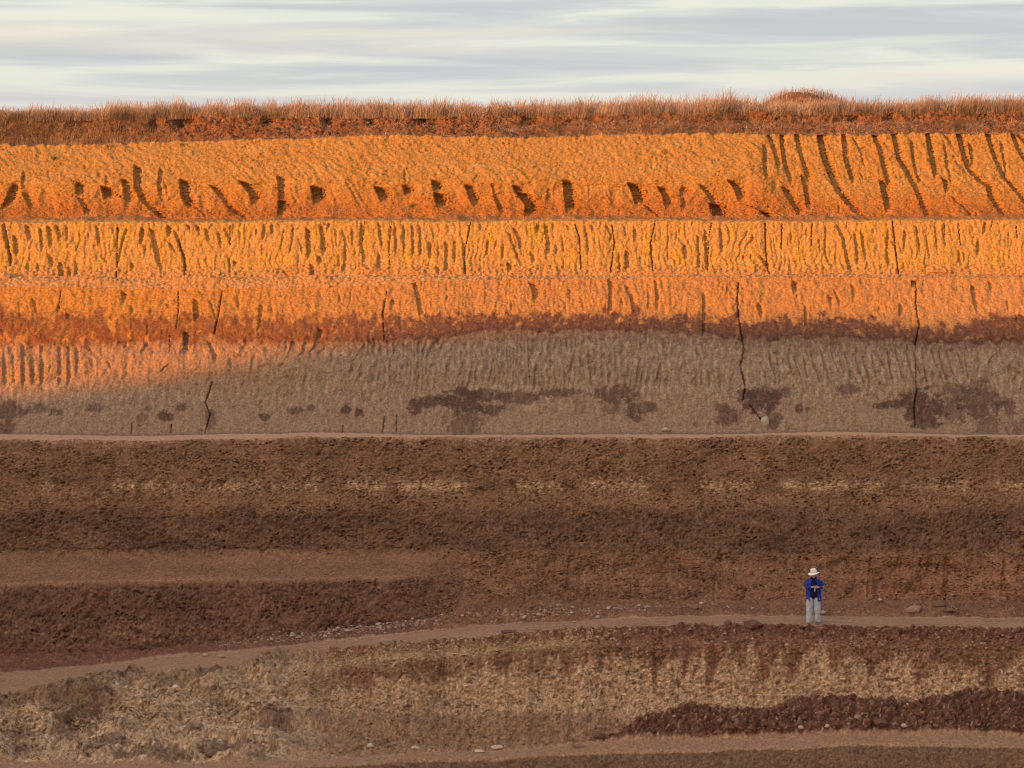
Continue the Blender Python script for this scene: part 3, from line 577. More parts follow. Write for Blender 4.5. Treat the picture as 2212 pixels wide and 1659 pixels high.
# brown slopes
setc(isE, (.285, .170, .105)); setc(isE * sm(-.1, .5, mot1) * .6, (.235, .13, .083)); setc(isE * sm(.1, .6, mot2) * .4, (.34, .215, .135))
drip = isE * (1 - sm(0, 26, PY - row['e_top'](PX) + 26 * fbm(XG * 1.1, TG * .4, 251, 4, .65) + 8)); setc(drip * .8, (.46, .31, .21))
pf = isE * np.exp(-((PY - 1053 + 4 * mot1) / 13) ** 2) * sm(-.15, .35, fbm(XG * .5, 0 * TG, 253, 2) + .6 * fbm(XG * 4, TG * 2, 255, 4, .65) + .12) * sm(60, 500, PX + 250)
pf = pf * (.25 + .75 * sm(-.1, .3, fbm(XG * 5, TG * 3, 256, 4, .65))); seg_ = np.zeros(NX)
for a0, a1, st in ((-400, -60, .6), (90, 112, .8), (240, 300, .6), (300, 460, .5), (425, 470, .5), (478, 565, .95), (585, 690, .6), (752, 832, 1), (862, 905, .9), (915, 1010, .8), (1120, 1172, 1), (1180, 1215, .7), (1262, 1400, .75), (1516, 1560, 1), (1572, 1630, .7), (1692, 1735, .9), (1752, 1832, 1), (1850, 1910, .9), (1950, 2100, .55), (2150, 2400, .6)):
    px_ = 1106 + F * XS / 112.3; seg_ = np.maximum(seg_, st * sm(a0 - 14, a0 + 8, px_) * (1 - sm(a1 - 8, a1 + 14, px_)))
pf = isE * np.exp(-((PY - 1052 + 10 * mot1) / (12 + 6 * mots)) ** 2) * sm(.32, .75, seg_[None] + .9 * fbm(XG * 5, TG * 3, 256, 4, .7))
setc(pf * .9, (.46, .31, .20)); setc(pf * sm(.05, .35, mot2) * .8, (.70, .50, .30))
dk = sm(1085, 1120, PYw + 12 * mot1) * (1 - sm(1180, 1205, PYw + 10 * mot1)) * isE
setc(dk * (.45 + .4 * sm(-.2, .4, fbm(XG * .6, TG * .9, 257, 3))), (.185, .112, .085))
setc(smooth_l * .9, (.255, .152, .10)); setc(smooth_l * sm(.25, .5, fbm(XG * 10, TG * 10, 259, 2)) * .5, (.4, .27, .18))
setc(isE * np.exp(-((PY - lr[None] + 3) / 3.5) ** 2) * led[None] * .4, (.43, .29, .19))
lf = ledge_face; setc(lf, (.20, .115, .085)); setc(lf * sm(-.1, .5, mot1) * .6, (.24, .125, .09)); setc(lf * sm(.25, .5, mots) * .5, (.34, .21, .15))
tanl = lf * sm(1335, 1360, PYw + 8 * mot1) * (1 - sm(1380, 1400, PYw + 8 * mot1)) * (1 - sm(450, 650, PX)); setc(tanl * sm(.0, .4, .5 * mots + .6 * mot2) * .75, (.36, .235, .15))
setc(lf * sm(1398, 1408, PYw) * .8, (.21, .105, .08))
er = isE * sm(1195, 1225, PYw) * (1 - led[None]); setc(er * .6, (.265, .145, .095))
flk = er * sm(.22, .5, mots + .2 * mot1) * (1 - sm(1290, 1310, PY)); setc(flk * .65, (.46, .30, .19))
redr = er * sm(1780, 1950, PX) * (1 - sm(1280, 1300, PYw)); setc(redr * .5, (.35, .18, .11))
foot_e = isE * sm(1285, 1312, PYw) * sm(900, 1050, PX); setc(foot_e * .75, (.245, .14, .095))
# road and lower bench
setc(isRoad, (.43, .285, .205)); setc(isRoad * sm(-.1, .5, fbm(XG * 1.0, TG * 9, 261, 3)) * .5, (.33, .20, .14)); trk = fbm(XG * .35, (YG - (RB[0] * .4 + RF[0] * .6)[None]) * 6, 293, 3, .6); setc(isRoad * sm(.1, .4, trk) * .7, (.30, .185, .13)); setc(isRoad * sm(.1, .4, -trk) * .5, (.52, .36, .26)); setc(isRoad * sm(.2, .5, mot2 + mot1) * .5, (.28, .175, .125))
setc(isRoad * (1 - sm(0, 600, PX)) * .6, (.36, .25, .165))
setc(isF, (.28, .155, .10)); Fy = PY - row['road_f'](PX)
colm = 60 * fbm(XG * 1.1 + .3 * mot1, TG * .25, 281, 4, .65) + 14 * mots
for cx, w_c, a_c in ((1226, 10, 30), (1416, 9, 30), (1536, 11, 75), (1600, 8, 30), (1656, 11, 75), (1711, 12, 40), (1796, 8, 30), (1881, 9, 35), (1986, 18, 60), (2060, 10, 25), (2141, 22, 50), (1480, 8, 30)):
    colm = colm - a_c * np.exp(-((PX - cx + (PY - 1440) * .12 + 5 * mot1) / w_c) ** 2)
for cx, w_c, a_c in ((1570, 20, 14), (1625, 22, 18), (1685, 22, 20), (1760, 26, 16), (1840, 26, 18), (1370, 40, 14)):
    colm = colm + a_c * np.exp(-((PX - cx) / w_c) ** 2)
setc(isF * sm(-.2, .5, mot2) * .5, (.34, .21, .14)); setc(isF * (1 - sm(20, 60, Fy + warp)) * sm(1250, 1450, PX) * .85, (.225, .115, .085))
setc(isF * sm(.2, .42, .6 * mots + .7 * mot2) * .75 * (1 - fx_l), (.56, .39, .255))
tan2 = isF * sm(66, 92, Fy + warp * 1.4 + colm) * (1 - fx_l)
mots = fbm(XG * 5.2, TG * 4.4, 291, 4, .78); setc(tan2 * .9, (.60, .425, .275)); setc(tan2 * sm(.04, .26, -mots - .3 * mot1) * .9, (.25, .145, .095)); setc(tan2 * sm(.08, .4, mot2) * .75, (.74, .57, .40))
tan3 = isF * sm(540, 640, PX) * (1 - sm(1120, 1330, PX)); setc(tan3 * sm(-.1, .35, fbm(XG * .7, TG * .7, 263, 3)) * .5, (.46, .325, .20))
setc(isF * (PX > 700) * (1 - sm(1500, 1560, PX)) * sm(18, 28, Fy) * (1 - sm(34, 52, Fy + .5 * warp)) * (1 - sm(1200, 1330, PX)) * .6, (.50, .37, .22))
setc(isF * sm(1535, 1560, PYw) * sm(560, 700, PX) * (1 - sm(1280, 1420, PX)) * .85, (.335, .215, .14))
L0 = left_deb; setc(L0, (.60, .445, .30)); setc(L0 * sm(-.05, .4, mot1) * .75, (.31, .215, .15)); spl = fbm(XG * 6.0, TG * 6.0, 283, 4, .8) + .45 * fbm(XG * 1.0, TG * 1.3, 266, 3); setc(L0 * sm(.0, .35, spl) * .8, (.78, .63, .45)); setc(L0 * sm(.06, .34, -spl) * .85, (.15, .105, .08))
setc(L0 * (1 - sm(20, 48, Fy + warp)) * .8, (.34, .235, .16)); setc(L0 * sm(.1, .45, fbm(XG * .9, TG * .9, 265, 3)) * .5, (.31, .245, .18))
for cx, cy, rx, ry in ((205, 1470, 90, 26), (170, 1530, 70, 36), (140, 1585, 36, 30), (40, 1600, 40, 20), (240, 1610, 50, 14), (590, 1570, 50, 36), (330, 1640, 80, 12), (490, 1620, 50, 20)):
    r2 = np.sqrt(((PX - cx) / rx) ** 2 + ((PY - cy) / ry) ** 2); setc(isF * (1 - sm(.7, 1.2, r2 + pj * .8)) * .85, (.235, .165, .125))
setc(talus, (.20, .105, .08)); setc(talus * sm(.55, .9, wtid) * (wt < .4) * .7, (.33, .21, .15)); setc(talus * sm(.8, .9, wtid2) * (wt2 < .3), (.50, .37, .27))
setc(isG, (.26, .175, .12)); setc(isG * sm(0, .5, mot1) * .5, (.20, .14, .10)); Gf = isG * (YG > GT[0][None] - .02); setc(Gf, (.45, .30, .195)); setc(Gf * sm(-.1, .4, mot1 + .5 * mot2) * .8, (.32, .20, .135))
spk = gnoise(XG * 21, TG * 19, 271) * .5 + gnoise(XG * 13, TG * 12, 273) * .5
COL *= (1 + isE * .30 * fbm(XG * .45 + TG * .35, TG * .8 - XG * .2, 275, 3) + isF * .2 * fbm(XG * .6, TG * .6, 277, 2))[..., None]
flk2 = isE * (1 - smooth_l) * sm(.42, .6, fbm(XG * 9, TG * 2.6, 279, 3, .6) + .25 * mot1); setc(flk2 * .55, (.44, .29, .20))
COL *= (1 + np.where(isA | isB | isC, .22, .50) * mot2 + np.where(isE | isF, .30, .16) * mot1 + np.where(isRoad | isL1, .08, np.where(isE | isF | isG, .55, .20)) * spk)[..., None] * .97
gm = np.clip(np.where(isE | isF | isG | isRoad | isL1, 1.0, grey), 0, 1)[..., None]
COL *= 1 - gm * np.array([.08, .135, .20], np.float32)
COL = np.clip(COL, .015, .85)
# ---- build one mesh per bench, neighbours share their boundary row
names = list(segi)
for s in names:
    r = np.where(SEGA == segi[s])[0]; r0, r1 = r[0], min(r[-1] + 1, NR - 1)
    nr = r1 - r0 + 1
    V = np.stack([X3[r0:r1 + 1], Y3[r0:r1 + 1], Z3[r0:r1 + 1]], -1).reshape(-1, 3)
    a = (np.arange(nr - 1)[:, None] * NX + np.arange(NX - 1)[None]).ravel()
    Fq = np.stack([a, a + 1, a + NX + 1, a + NX], -1)
    o = mesh_np(s, V, Fq, M_soil, COL[r0:r1 + 1].reshape(-1, 3), smooth=True)
    tag(o, kind='structure')
def surf(px, seg, frac=None, py=None):
    """index of the wall vertex of a segment nearest to a place in the photograph"""
    r = np.where(SEGA == segi[seg])[0]
    if frac is not None: rr = r[int(frac * (len(r) - 1))]
    else:
        Yd = float(YG[r, mid].mean()); c = np.clip(np.searchsorted(XS, (px - 1106) / F * Yd), 0, NX - 1)
        rr = r[np.argmin(np.abs(PY[r, c] - py))]
    c = int(np.clip(np.searchsorted(XS, (px - 1106) / F * YG[rr, mid]), 0, NX - 1))
    return rr, c

# ================================================================== the rest of the pit, out to the horizon
def ter_noise(x, y): return fbm(x * 0.03, y * 0.03, 301, 4)
gx = np.concatenate([-np.geomspace(4000, 190, 22), np.linspace(-180, 180, 181), np.geomspace(190, 4000, 22)])
gy = np.concatenate([-np.geomspace(4000, 90, 22), np.linspace(-85, 160, 164), np.geomspace(170, 4000, 24)])
GX, GY = np.meshgrid(gx, gy)
inside = np.minimum(np.minimum(GX + 92, 150 - GX), np.minimum(GY + 40, 131 - GY))          # distance inside the pit rim
southd = GY + 40
H = np.where(inside < 0, 4.0, 4.0 - 24.0 * np.clip(inside / 30.0, 0, 1))
H = np.where((GY > 60) & (GX > -60) & (GX < 100), np.where(131.0 - GY < 0, 5.0, 5.0 - 25 * np.clip((131.0 - GY) / 28.5, 0, 1) ** 0.85) - 1.2, H)
H = np.where(GY > 133, np.maximum(H, 5.0), H)
# the bench on which the photographer stands
bw = sm(26, 12, np.hypot(GX * 0.6, GY)) if False else (1 - sm(12, 26, np.hypot(GX * 0.6, GY)))
H = H * (1 - bw) + (-1.65) * bw
cor = (np.abs(GX) < 6 + 0.16 * GY) & (GY > 0) & (GY < 98)
H = np.where(cor, np.minimum(H, -1.65 - 0.0 * GY - np.clip(GY - 3, 0, 200) * 0.20), H)
H += ter_noise(GX, GY) * np.where(bw > 0.3, 0.05, 0.5) * (GY < 120)
H = np.where((inside > 30) & (bw < .01) & (GY < 97), np.maximum(-20 + 0.3 * ter_noise(GX * 3, GY * 3), np.minimum(H, 10)), H)
H = np.where(cor & (GY > 75), -20, H)
cg = np.zeros(GX.shape + (3,), np.float32); cg[:] = (.30, .19, .12)
cg[(inside < 0)] = (.36, .25, .13)
a = (np.arange(len(gy) - 1)[:, None] * len(gx) + np.arange(len(gx) - 1)[None]).ravel(); n_ = len(gx)
tag(mesh_np('ground', np.stack([GX, GY, H], -1).reshape(-1, 3), np.stack([a, a + 1, a + n_ + 1, a + n_], -1), M_soil, cg.reshape(-1, 3), True), kind='structure')
# unseen bank on the western rim, crest shaped to shade the lower wall
PXK = [-400, 0, 150, 300, 420, 520, 640, 760, 900, 1100, 1300, 1600, 1900, 2212, 2600]
SHR = [872, 870, 858, 838, 816, 792, 762, 736, 712, 694, 686, 686, 694, 704, 712]
cr = []
for px_, sr in zip(PXK, SHR):
    Yw = 117.6; X0 = x_at(px_, sr, Yw); Z0 = z_at(sr, Yw); t = (X0 + 92) / -sun_dir.x
    cr.append((-92, Yw + sun_dir.y * t, Z0 + sun_dir.z * t))
cr = np.array(cr)[::-1]                                    # south to north
ys_ = np.arange(cr[0, 1] - 14, cr[-1, 1] + 16, 0.35); zc = np.interp(ys_, cr[:, 1], cr[:, 2]); zc = np.where(ys_ < cr[0, 1], zc - (cr[0, 1] - ys_) * .4, zc)
zc = np.where(ys_ > cr[-1, 1], zc - (ys_ - cr[-1, 1]) * .25, zc); zc = zc + 0.22 * fbm(ys_ * 0.5, 0 * ys_, 311, 4)
us = np.linspace(-1, 1, 41); SV = []
for u in us:
    w = 13.0; SV.append(np.stack([-92 + u * w + 0.6 * fbm(ys_ * .3, u * 3 + 0 * ys_, 313, 2) * (abs(u) > .1), ys_, 2.5 + (zc - 2.5) * (1 - abs(u) ** 1.25) + 0.3 * fbm(ys_ * .6, u * 5 + 0 * ys_, 315, 3) * (abs(u) > .05) - 2 * (abs(u) > .97)], -1))
SV = np.array(SV); a = (np.arange(40)[:, None] * len(ys_) + np.arange(len(ys_) - 1)[None]).ravel(); n_ = len(ys_)
cs = np.zeros((SV.shape[0] * SV.shape[1], 3), np.float32); cs[:] = (.34, .21, .12)
tag(mesh_np('shade_bank', SV.reshape(-1, 3), np.stack([a, a + n_, a + n_ + 1, a + 1], -1), M_soil, cs, True), kind='structure')
# ================================================================== stones and clods
def ico(sub=1):
    import bmesh
    bm = bmesh.new(); bmesh.ops.create_icosphere(bm, subdivisions=sub, radius=1.0)
    V = np.array([v.co[:] for v in bm.verts]); Fc = np.array([[v.index for v in f.verts] for f in bm.faces]); bm.free(); return V, Fc
ICO1 = ico(1); ICO2 = ico(2)
def rand_rot(n, rng):
    q = rng.normal(size=(n, 4)); q /= np.linalg.norm(q, axis=1)[:, None]; w, x, y, z = q.T
    return np.stack([np.stack([1 - 2 * (y * y + z * z), 2 * (x * y - z * w), 2 * (x * z + y * w)], -1), np.stack([2 * (x * y + z * w), 1 - 2 * (x * x + z * z), 2 * (y * z - x * w)], -1), np.stack([2 * (x * z - y * w), 2 * (y * z + x * w), 1 - 2 * (x * x + y * y)], -1)], 1)
def stones(name, P, size, colr, label, seed=0, colvar=.18, group=None):
    colr = np.array(colr) * ([.92, .83, .80] if colr is not ORG else [1, 1, 1])
    rng = np.random.default_rng(seed); n = len(P); V0, F0 = ICO1; k = len(V0)
    sc = rng.uniform(.55, 1.15, (n, 3)) * size[:, None]
    V = V0[None] * (1 + rng.normal(0, .13, (n, k, 1))) * sc[:, None]; R = rand_rot(n, rng)
    V = np.einsum('nij,nkj->nki', R, V); V[..., 2] *= .8; V += P[:, None]
    c = np.array(colr)[rng.integers(0, len(colr), n)] * rng.uniform(1 - colvar, 1 + colvar, (n, 1)); C_ = np.repeat(c[:, None], k, 1).reshape(-1, 3)
    Fc = (F0[None] + (np.arange(n) * k)[:, None, None]).reshape(-1, 3)
    return tag(mesh_np(name, V.reshape(-1, 3), Fc, M_gravel, C_, False), label, 'stones', kind='stuff')
def pick(mask, n, seed):
    """random wall vertices with weight mask"""
    rng = np.random.default_rng(seed); w = np.zeros(XG.shape); w[...] = mask; dx = np.gradient(XS); w *= dx[None]
    w = w.ravel(); cdf = np.cumsum(w); i = np.searchsorted(cdf, rng.uniform(0, cdf[-1], n)); i = np.minimum(i, w.size - 1)
    P = np.stack([X3.ravel()[i], Y3.ravel()[i], Z3.ravel()[i]], -1); j = rng.uniform(-.5, .5, n) * dx[i % NX]; P[:, 0] += j
    return P, PX.ravel()[i], PY.ravel()[i]
def sizes(n, a, b, seed, p=2.2): return a + (b - a) * np.random.default_rng(seed).uniform(0, 1, n) ** p
PALE = [(.40, .31, .255), (.33, .245, .195), (.46, .37, .305), (.29, .20, .155)]; TAN = [(.52, .40, .25), (.40, .29, .18), (.60, .48, .33)]; RED = [(.20, .105, .08), (.26, .14, .10), (.17, .09, .07)]; BRN = [(.30, .19, .13), (.38, .26, .18), (.24, .15, .11)]
ORG = [(.45, .27, .13), (.38, .21, .10), (.50, .32, .17)]
dxr = PY - row['road_b'](PX)
w_ = (isE | isRoad) * np.exp(-((dxr + 13) / 12.0) ** 2) * (dxr < -1) * sm(380, 620, PX) * (1 - .8 * sm(1350, 1600, PX)) * (.3 + sm(-.1, .4, fbm(XG * 1.5, TG, 401, 3))); P, _, _ = pick(w_, 5200, 1)
stones('gravel', P, sizes(5200, .012, .055, 2), PALE + BRN[:2], 'strip of pale loose gravel heaped along the back of the dirt track')
w_ = isF * np.exp(-((Fy - 16) / 12) ** 2) * sm(600, 850, PX) * (1 - sm(1250, 1420, PX)) * sm(-.1, .4, mot1); P, _, _ = pick(w_, 1600, 3)
stones('gravel', P, sizes(1600, .012, .05, 4), TAN, 'yellowish gravel spilled over the front edge of the dirt track')
w_ = isF * (PX > 1180) * (sm(-22, 14, PY - tal_line) ** 2); P, _, py = pick(w_, 4600, 5)
stones('rubble', P, sizes(4600, .02, .115, 6, 2.6) * (0.6 + 0.5 * sm(1520, 1580, py)), RED * 5 + BRN + [(.5, .38, .30)], 'heap of dark red clods at the foot of the lower bench')
w_ = isF * (1 - sm(12, 34, Fy)) * sm(1100, 1350, PX); P, _, _ = pick(w_, 2600, 7)
stones('rubble', P, sizes(2600, .018, .085, 8, 2.4), RED * 3 + BRN + PALE[:1], 'dark crumbled clods along the front lip of the dirt track below the person')
w_ = (isE * (1 - sm(30, 5, -dxr) if False else isE * sm(-60, -8, dxr)) * .5 + isE * smooth_l * .25 + isF * .12 + isG * 1.6 * (Z3 > GT[1][None] - .1)); P, _, _ = pick(w_, 2200, 9)
stones('gravel', P, sizes(2200, .012, .045, 10, 3), PALE + BRN, 'scattered pale pebbles strewn over the brown slopes')
w_ = isL2 * 1.0 + B_toe * .8; P, _, _ = pick(w_, 3600, 11)
stones('rubble', P, sizes(3600, .016, .075, 12, 2.4), ORG, 'crumbled orange rubble on the ledge under the ribbed bench')
w_ = left_deb * sm(8, 40, Fy) + isF * (PX < 1450) * sm(1560, 1600, PY) * .7; P, _, _ = pick(w_, 3600, 13)
stones('rubble', P, sizes(3600, .016, .085, 14, 2.6), [(.42, .33, .22), (.33, .25, .18), (.54, .43, .29), (.24, .18, .14)], 'tan and grey debris tumbled below the left end of the dirt track')

def rock_mesh(seed, sub=2, rough=.16, fl=.75, ax=(1, 1, 1)):
    V, Fc = ico(sub); s = V.copy(); r = 1 + rough * fbm(s[:, 0] * 1.7 + seed * 3.1 + s[:, 2], s[:, 1] * 1.7 - s[:, 2] * 1.3 + seed, 500 + seed, 3) * 1.6
    V = V * r[:, None] * np.array(ax); V[:, 2] *= fl
    for k in range(4):
        d = np.array([math.sin(seed * 1.3 + k * 2.1), math.cos(seed * .7 + k * 1.7), math.sin(seed + k)]); d /= np.linalg.norm(d); q = V @ d; m = q > .68; V[m] -= np.outer(q[m] - .68, d)
    return V, Fc
def rock(name, px, py, Y, size, c, label, cat, seed, fl=.7, ax=(1, 1, 1), rz=0, group=None):
    # Y picks the wall line; drop onto the nearest visible wall point
    cidx = int(np.clip(np.searchsorted(XS, (px - 1106) / F * Y), 0, NX - 1)); d = (np.abs(PY[:, cidx] - py) + 40 * (np.abs(YG[:, cidx] - Y) > 4)); r = int(np.argmin(d))
    V, Fc = rock_mesh(seed, 2, .22, fl, ax); V = V * size
    C_ = np.tile(np.array(c, float), (len(V), 1)) * (1 + .15 * fbm(V[:, 0] * 9, V[:, 2] * 9, seed, 2))[:, None]
    o = mesh_np(name, V, Fc, M_gravel, C_, False); o.location = (X3[r, cidx], Y3[r, cidx] - size * .15, Z3[r, cidx] + size * .25); o.rotation_euler = (0, 0, rz)
    return tag(o, label, cat, group)
dk_ = (.17, .09, .07); pl_ = (.60, .51, .44); tn_ = (.55, .43, .29); gy_ = (.25, .19, .15)
for a_ in (
 ('clod', 1574, 1350, 105.3, .15, dk_, 'small dark upright clod on the track edge, left of a larger dark clod', 'clod', 1, .9),
 ('clod', 1626, 1354, 105.3, .25, dk_, 'largest dark red clod on the track edge, between the person and a smaller upright clod', 'clod', 2, .65, (1.3, 1, 1)),
 ('clod', 1094, 1367, 105.4, .20, dk_, 'long low dark clod alone on the front edge of the track bend', 'clod', 3, .32, (2.0, .8, 1)),
 ('boulder', 832, 1391, 104.8, .24, (.33, .24, .17), 'brown flat boulder on the front edge of the track where it starts to drop left', 'boulder', 4, .55, (1.3, 1, 1)),
 ('boulder', 2031, 1316, 109.0, .22, (.18, .11, .09), 'dark round boulder under the gouged slope to the right of the person', 'boulder', 5, .75),
 ('boulder', 1978, 1326, 108.6, .24, (.36, .23, .17), 'pinkish wedge shaped slab behind the track, beside the dark round boulder', 'boulder', 6, .6, (1.4, .7, 1)),
 ('clod', 2056, 1329, 108.6, .16, (.22, .13, .10), 'low brown clod behind the track just below the dark round boulder', 'clod', 7, .45, (1.6, .8, 1)),
 ('stone', 1780, 1329, 108.5, .10, (.45, .33, .26), 'rounded pinkish stone behind the right foot of the person', 'stone', 8),
 ('stone', 1516, 1311, 109.2, .08, pl_, 'whitish stone on the slope above the gravel, left of the person', 'stone', 9),
 ('stone', 1904, 1302, 109.3, .07, pl_, 'pale stone at the foot of the slope between the person and the dark round boulder', 'stone', 10),
 ('clod', 1500, 1322, 108.8, .15, (.25, .15, .11), 'brown clod at the right end of the gravel strip behind the track', 'clod', 11, .5, (1.6, .8, 1)),
 ('stone', 1788, 1589, 102.9, .09, pl_, 'whitish stone at the toe of the dark rubble, second from the right in its row', 'stone', 12),
 ('stone', 1730, 1588, 102.9, .09, (.55, .43, .36), 'pinkish pale stone at the toe of the dark rubble, left of the two whitish ones', 'stone', 13),
 ('stone', 1955, 1584, 102.9, .10, (.50, .41, .34), 'pale flat stone at the toe of the dark rubble, rightmost in its row', 'stone', 14),
 ('boulder', 1903, 1584, 102.9, .20, dk_, 'largest dark boulder at the toe of the dark rubble heap', 'boulder', 15, .65, (1.2, 1, 1)),
 ('boulder', 1856, 1569, 103.1, .13, (.34, .24, .18), 'brownish block in the middle of the dark rubble heap', 'boulder', 16, .8),
 ('clod', 1293, 1600, 102.5, .15, dk_, 'dark clod alone at the left tip of the dark rubble heap', 'clod', 17, .6, (1.4, 1, 1)),
 ('stone', 797, 1622, 101.0, .11, pl_, 'rounded white stone alone on the lowest ledge, leftmost white one', 'stone', 18),
 ('stone', 897, 1624, 101.6, .11, (.58, .47, .40), 'pinkish white lump on the lowest ledge, between the round white stone and the white slabs', 'stone', 19, .5, (1.4, .8, 1)),
 ('slab', 1034, 1629, 102.0, .15, pl_, 'white broken slab on the lowest ledge, left one of two', 'slab', 20, .35, (1.5, .9, 1)),
 ('slab', 1074, 1623, 102.0, .16, pl_, 'white broken slab on the lowest ledge, right one of two', 'slab', 21, .4, (1.4, .9, 1)),
 ('clod', 1245, 1617, 102.6, .14, (.25, .15, .11), 'low dark clod on the lowest ledge below the tip of the rubble heap', 'clod', 22, .45, (1.7, .8, 1)),
 ('boulder', 238, 1571, 100.5, .13, gy_, 'upper of two dark grey boulders in the left debris slope', 'boulder', 23),
 ('boulder', 248, 1602, 99.8, .15, gy_, 'lower of two dark grey boulders in the left debris slope', 'boulder', 24),
 ('boulder', 422, 1584, 100.3, .13, gy_, 'dark grey boulder in the middle of the tan debris, right of the pair', 'boulder', 25, .7, (1.3, 1, 1)),
 ('boulder', 455, 1634, 99.4, .16, (.20, .15, .12), 'darkest boulder at the bottom of the tan debris slope', 'boulder', 26, .7, (1.3, 1, 1)),
 ('boulder', 210, 1634, 99.4, .15, gy_, 'flat grey boulder at the very bottom of the left debris slope', 'boulder', 27, .45, (1.5, 1, 1)),
 ('stone', 377, 1494, 102.0, .12, pl_, 'pinkish white stone just below the track in the left debris slope', 'stone', 28),
 ('boulder', 190, 1456, 102.4, .21, gy_, 'grey knobbly boulder on top of the earth mound by the track', 'boulder', 29, .6, (1.3, 1, 1)),
 ('boulder', 160, 1473, 102.0, .22, (.22, .17, .14), 'darker grey boulder on the left shoulder of the earth mound by the track', 'boulder', 30, .55, (1.2, 1, 1)),
 ('slab', 1439, 929, 115.3, .14, (.45, .38, .28), 'pale slab lying at the foot of the grey clay face', 'slab', 31, .5, (1.3, .8, 1)),
 ('slab', 1655, 912, 115.5, .17, (.46, .40, .28), 'pale slab leaning at the foot of the cracked clay face', 'slab', 32, 1.3, (.9, .6, 1)),
 ('boulder', 10, 606, 120.9, .24, (.46, .28, .14), 'large orange boulder on the rubble ledge at the left edge', 'boulder', 33, .8),
 ('clod', 480, 1420, 107.0, .12, (.40, .28, .21), 'pinkish clod on the red bank behind the left half of the track', 'clod', 34),
 ('clod', 443, 1418, 107.0, .12, (.44, .31, .23), 'round pinkish clod behind the track, left neighbour of a similar smaller one', 'clod', 35),
):
    a_ = list(a_) + [.7] * (len(a_) == 9); nm, px, py, Y, s_, c_, lb, ct, sd_ = a_[:9]; rock(nm, px, py, Y, s_, c_, lb, ct, sd_, a_[9], a_[10] if len(a_) > 10 else (1, 1, 1), random.uniform(-.4, .4))
random.seed(21)
protos = []
for k in range(5):
    V, Fc = rock_mesh(60 + k, 2, .2, .75); protos.append((V, Fc))
pm = []
for k, (V, Fc) in enumerate(protos):
    cc = np.tile(np.array(PALE[k % 3]), (len(V), 1)); o = mesh_np('stone', V, Fc, M_gravel, cc, False); pm.append(o)
w_ = (isE | isRoad) * np.exp(-((dxr + 13) / 11) ** 2) * sm(560, 760, PX) * (1 - sm(1330, 1500, PX)); P, _, _ = pick(w_, 90, 31)
for i, p in enumerate(P):
    o = pm[i] if i < 5 else pm[i % 5].copy()
    if i >= 5: col.objects.link(o)
    s_ = random.uniform(.045, .085); o.scale = (s_ * random.uniform(.9, 1.4), s_, s_ * random.uniform(.7, 1)); o.location = (p[0], p[1], p[2] + s_ * .3); o.rotation_euler = (random.uniform(-.3, .3), random.uniform(-.3, .3), random.uniform(0, 6))
    tag(o, 'pale stone among the loose gravel piled along the back of the dirt track', 'stone', 'pale stones in the gravel behind the track')
w_ = talus * sm(1535, 1560, PY); P, _, _ = pick(w_, 90, 33); dm = []
for k in range(4):
    V, Fc = rock_mesh(80 + k, 2, .28, .75); dm.append(mesh_np('clod', V, Fc, M_gravel, np.tile(np.array(RED[k % 3]) * 1.1, (len(V), 1)), False))
for i, p in enumerate(P):
    o = dm[i] if i < 4 else dm[i % 4].copy()
    if i >= 4: col.objects.link(o)
    s_ = random.uniform(.07, .14); o.scale = (s_ * random.uniform(.9, 1.4), s_, s_ * random.uniform(.7, 1)); o.location = (p[0], p[1], p[2] + s_ * .3); o.rotation_euler = (random.uniform(-.3, .3), random.uniform(-.3, .3), random.uniform(0, 6))
    tag(o, 'dark red clod lying in the rubble heap at the foot of the lower bench', 'clod', 'dark clods in the rubble heap')

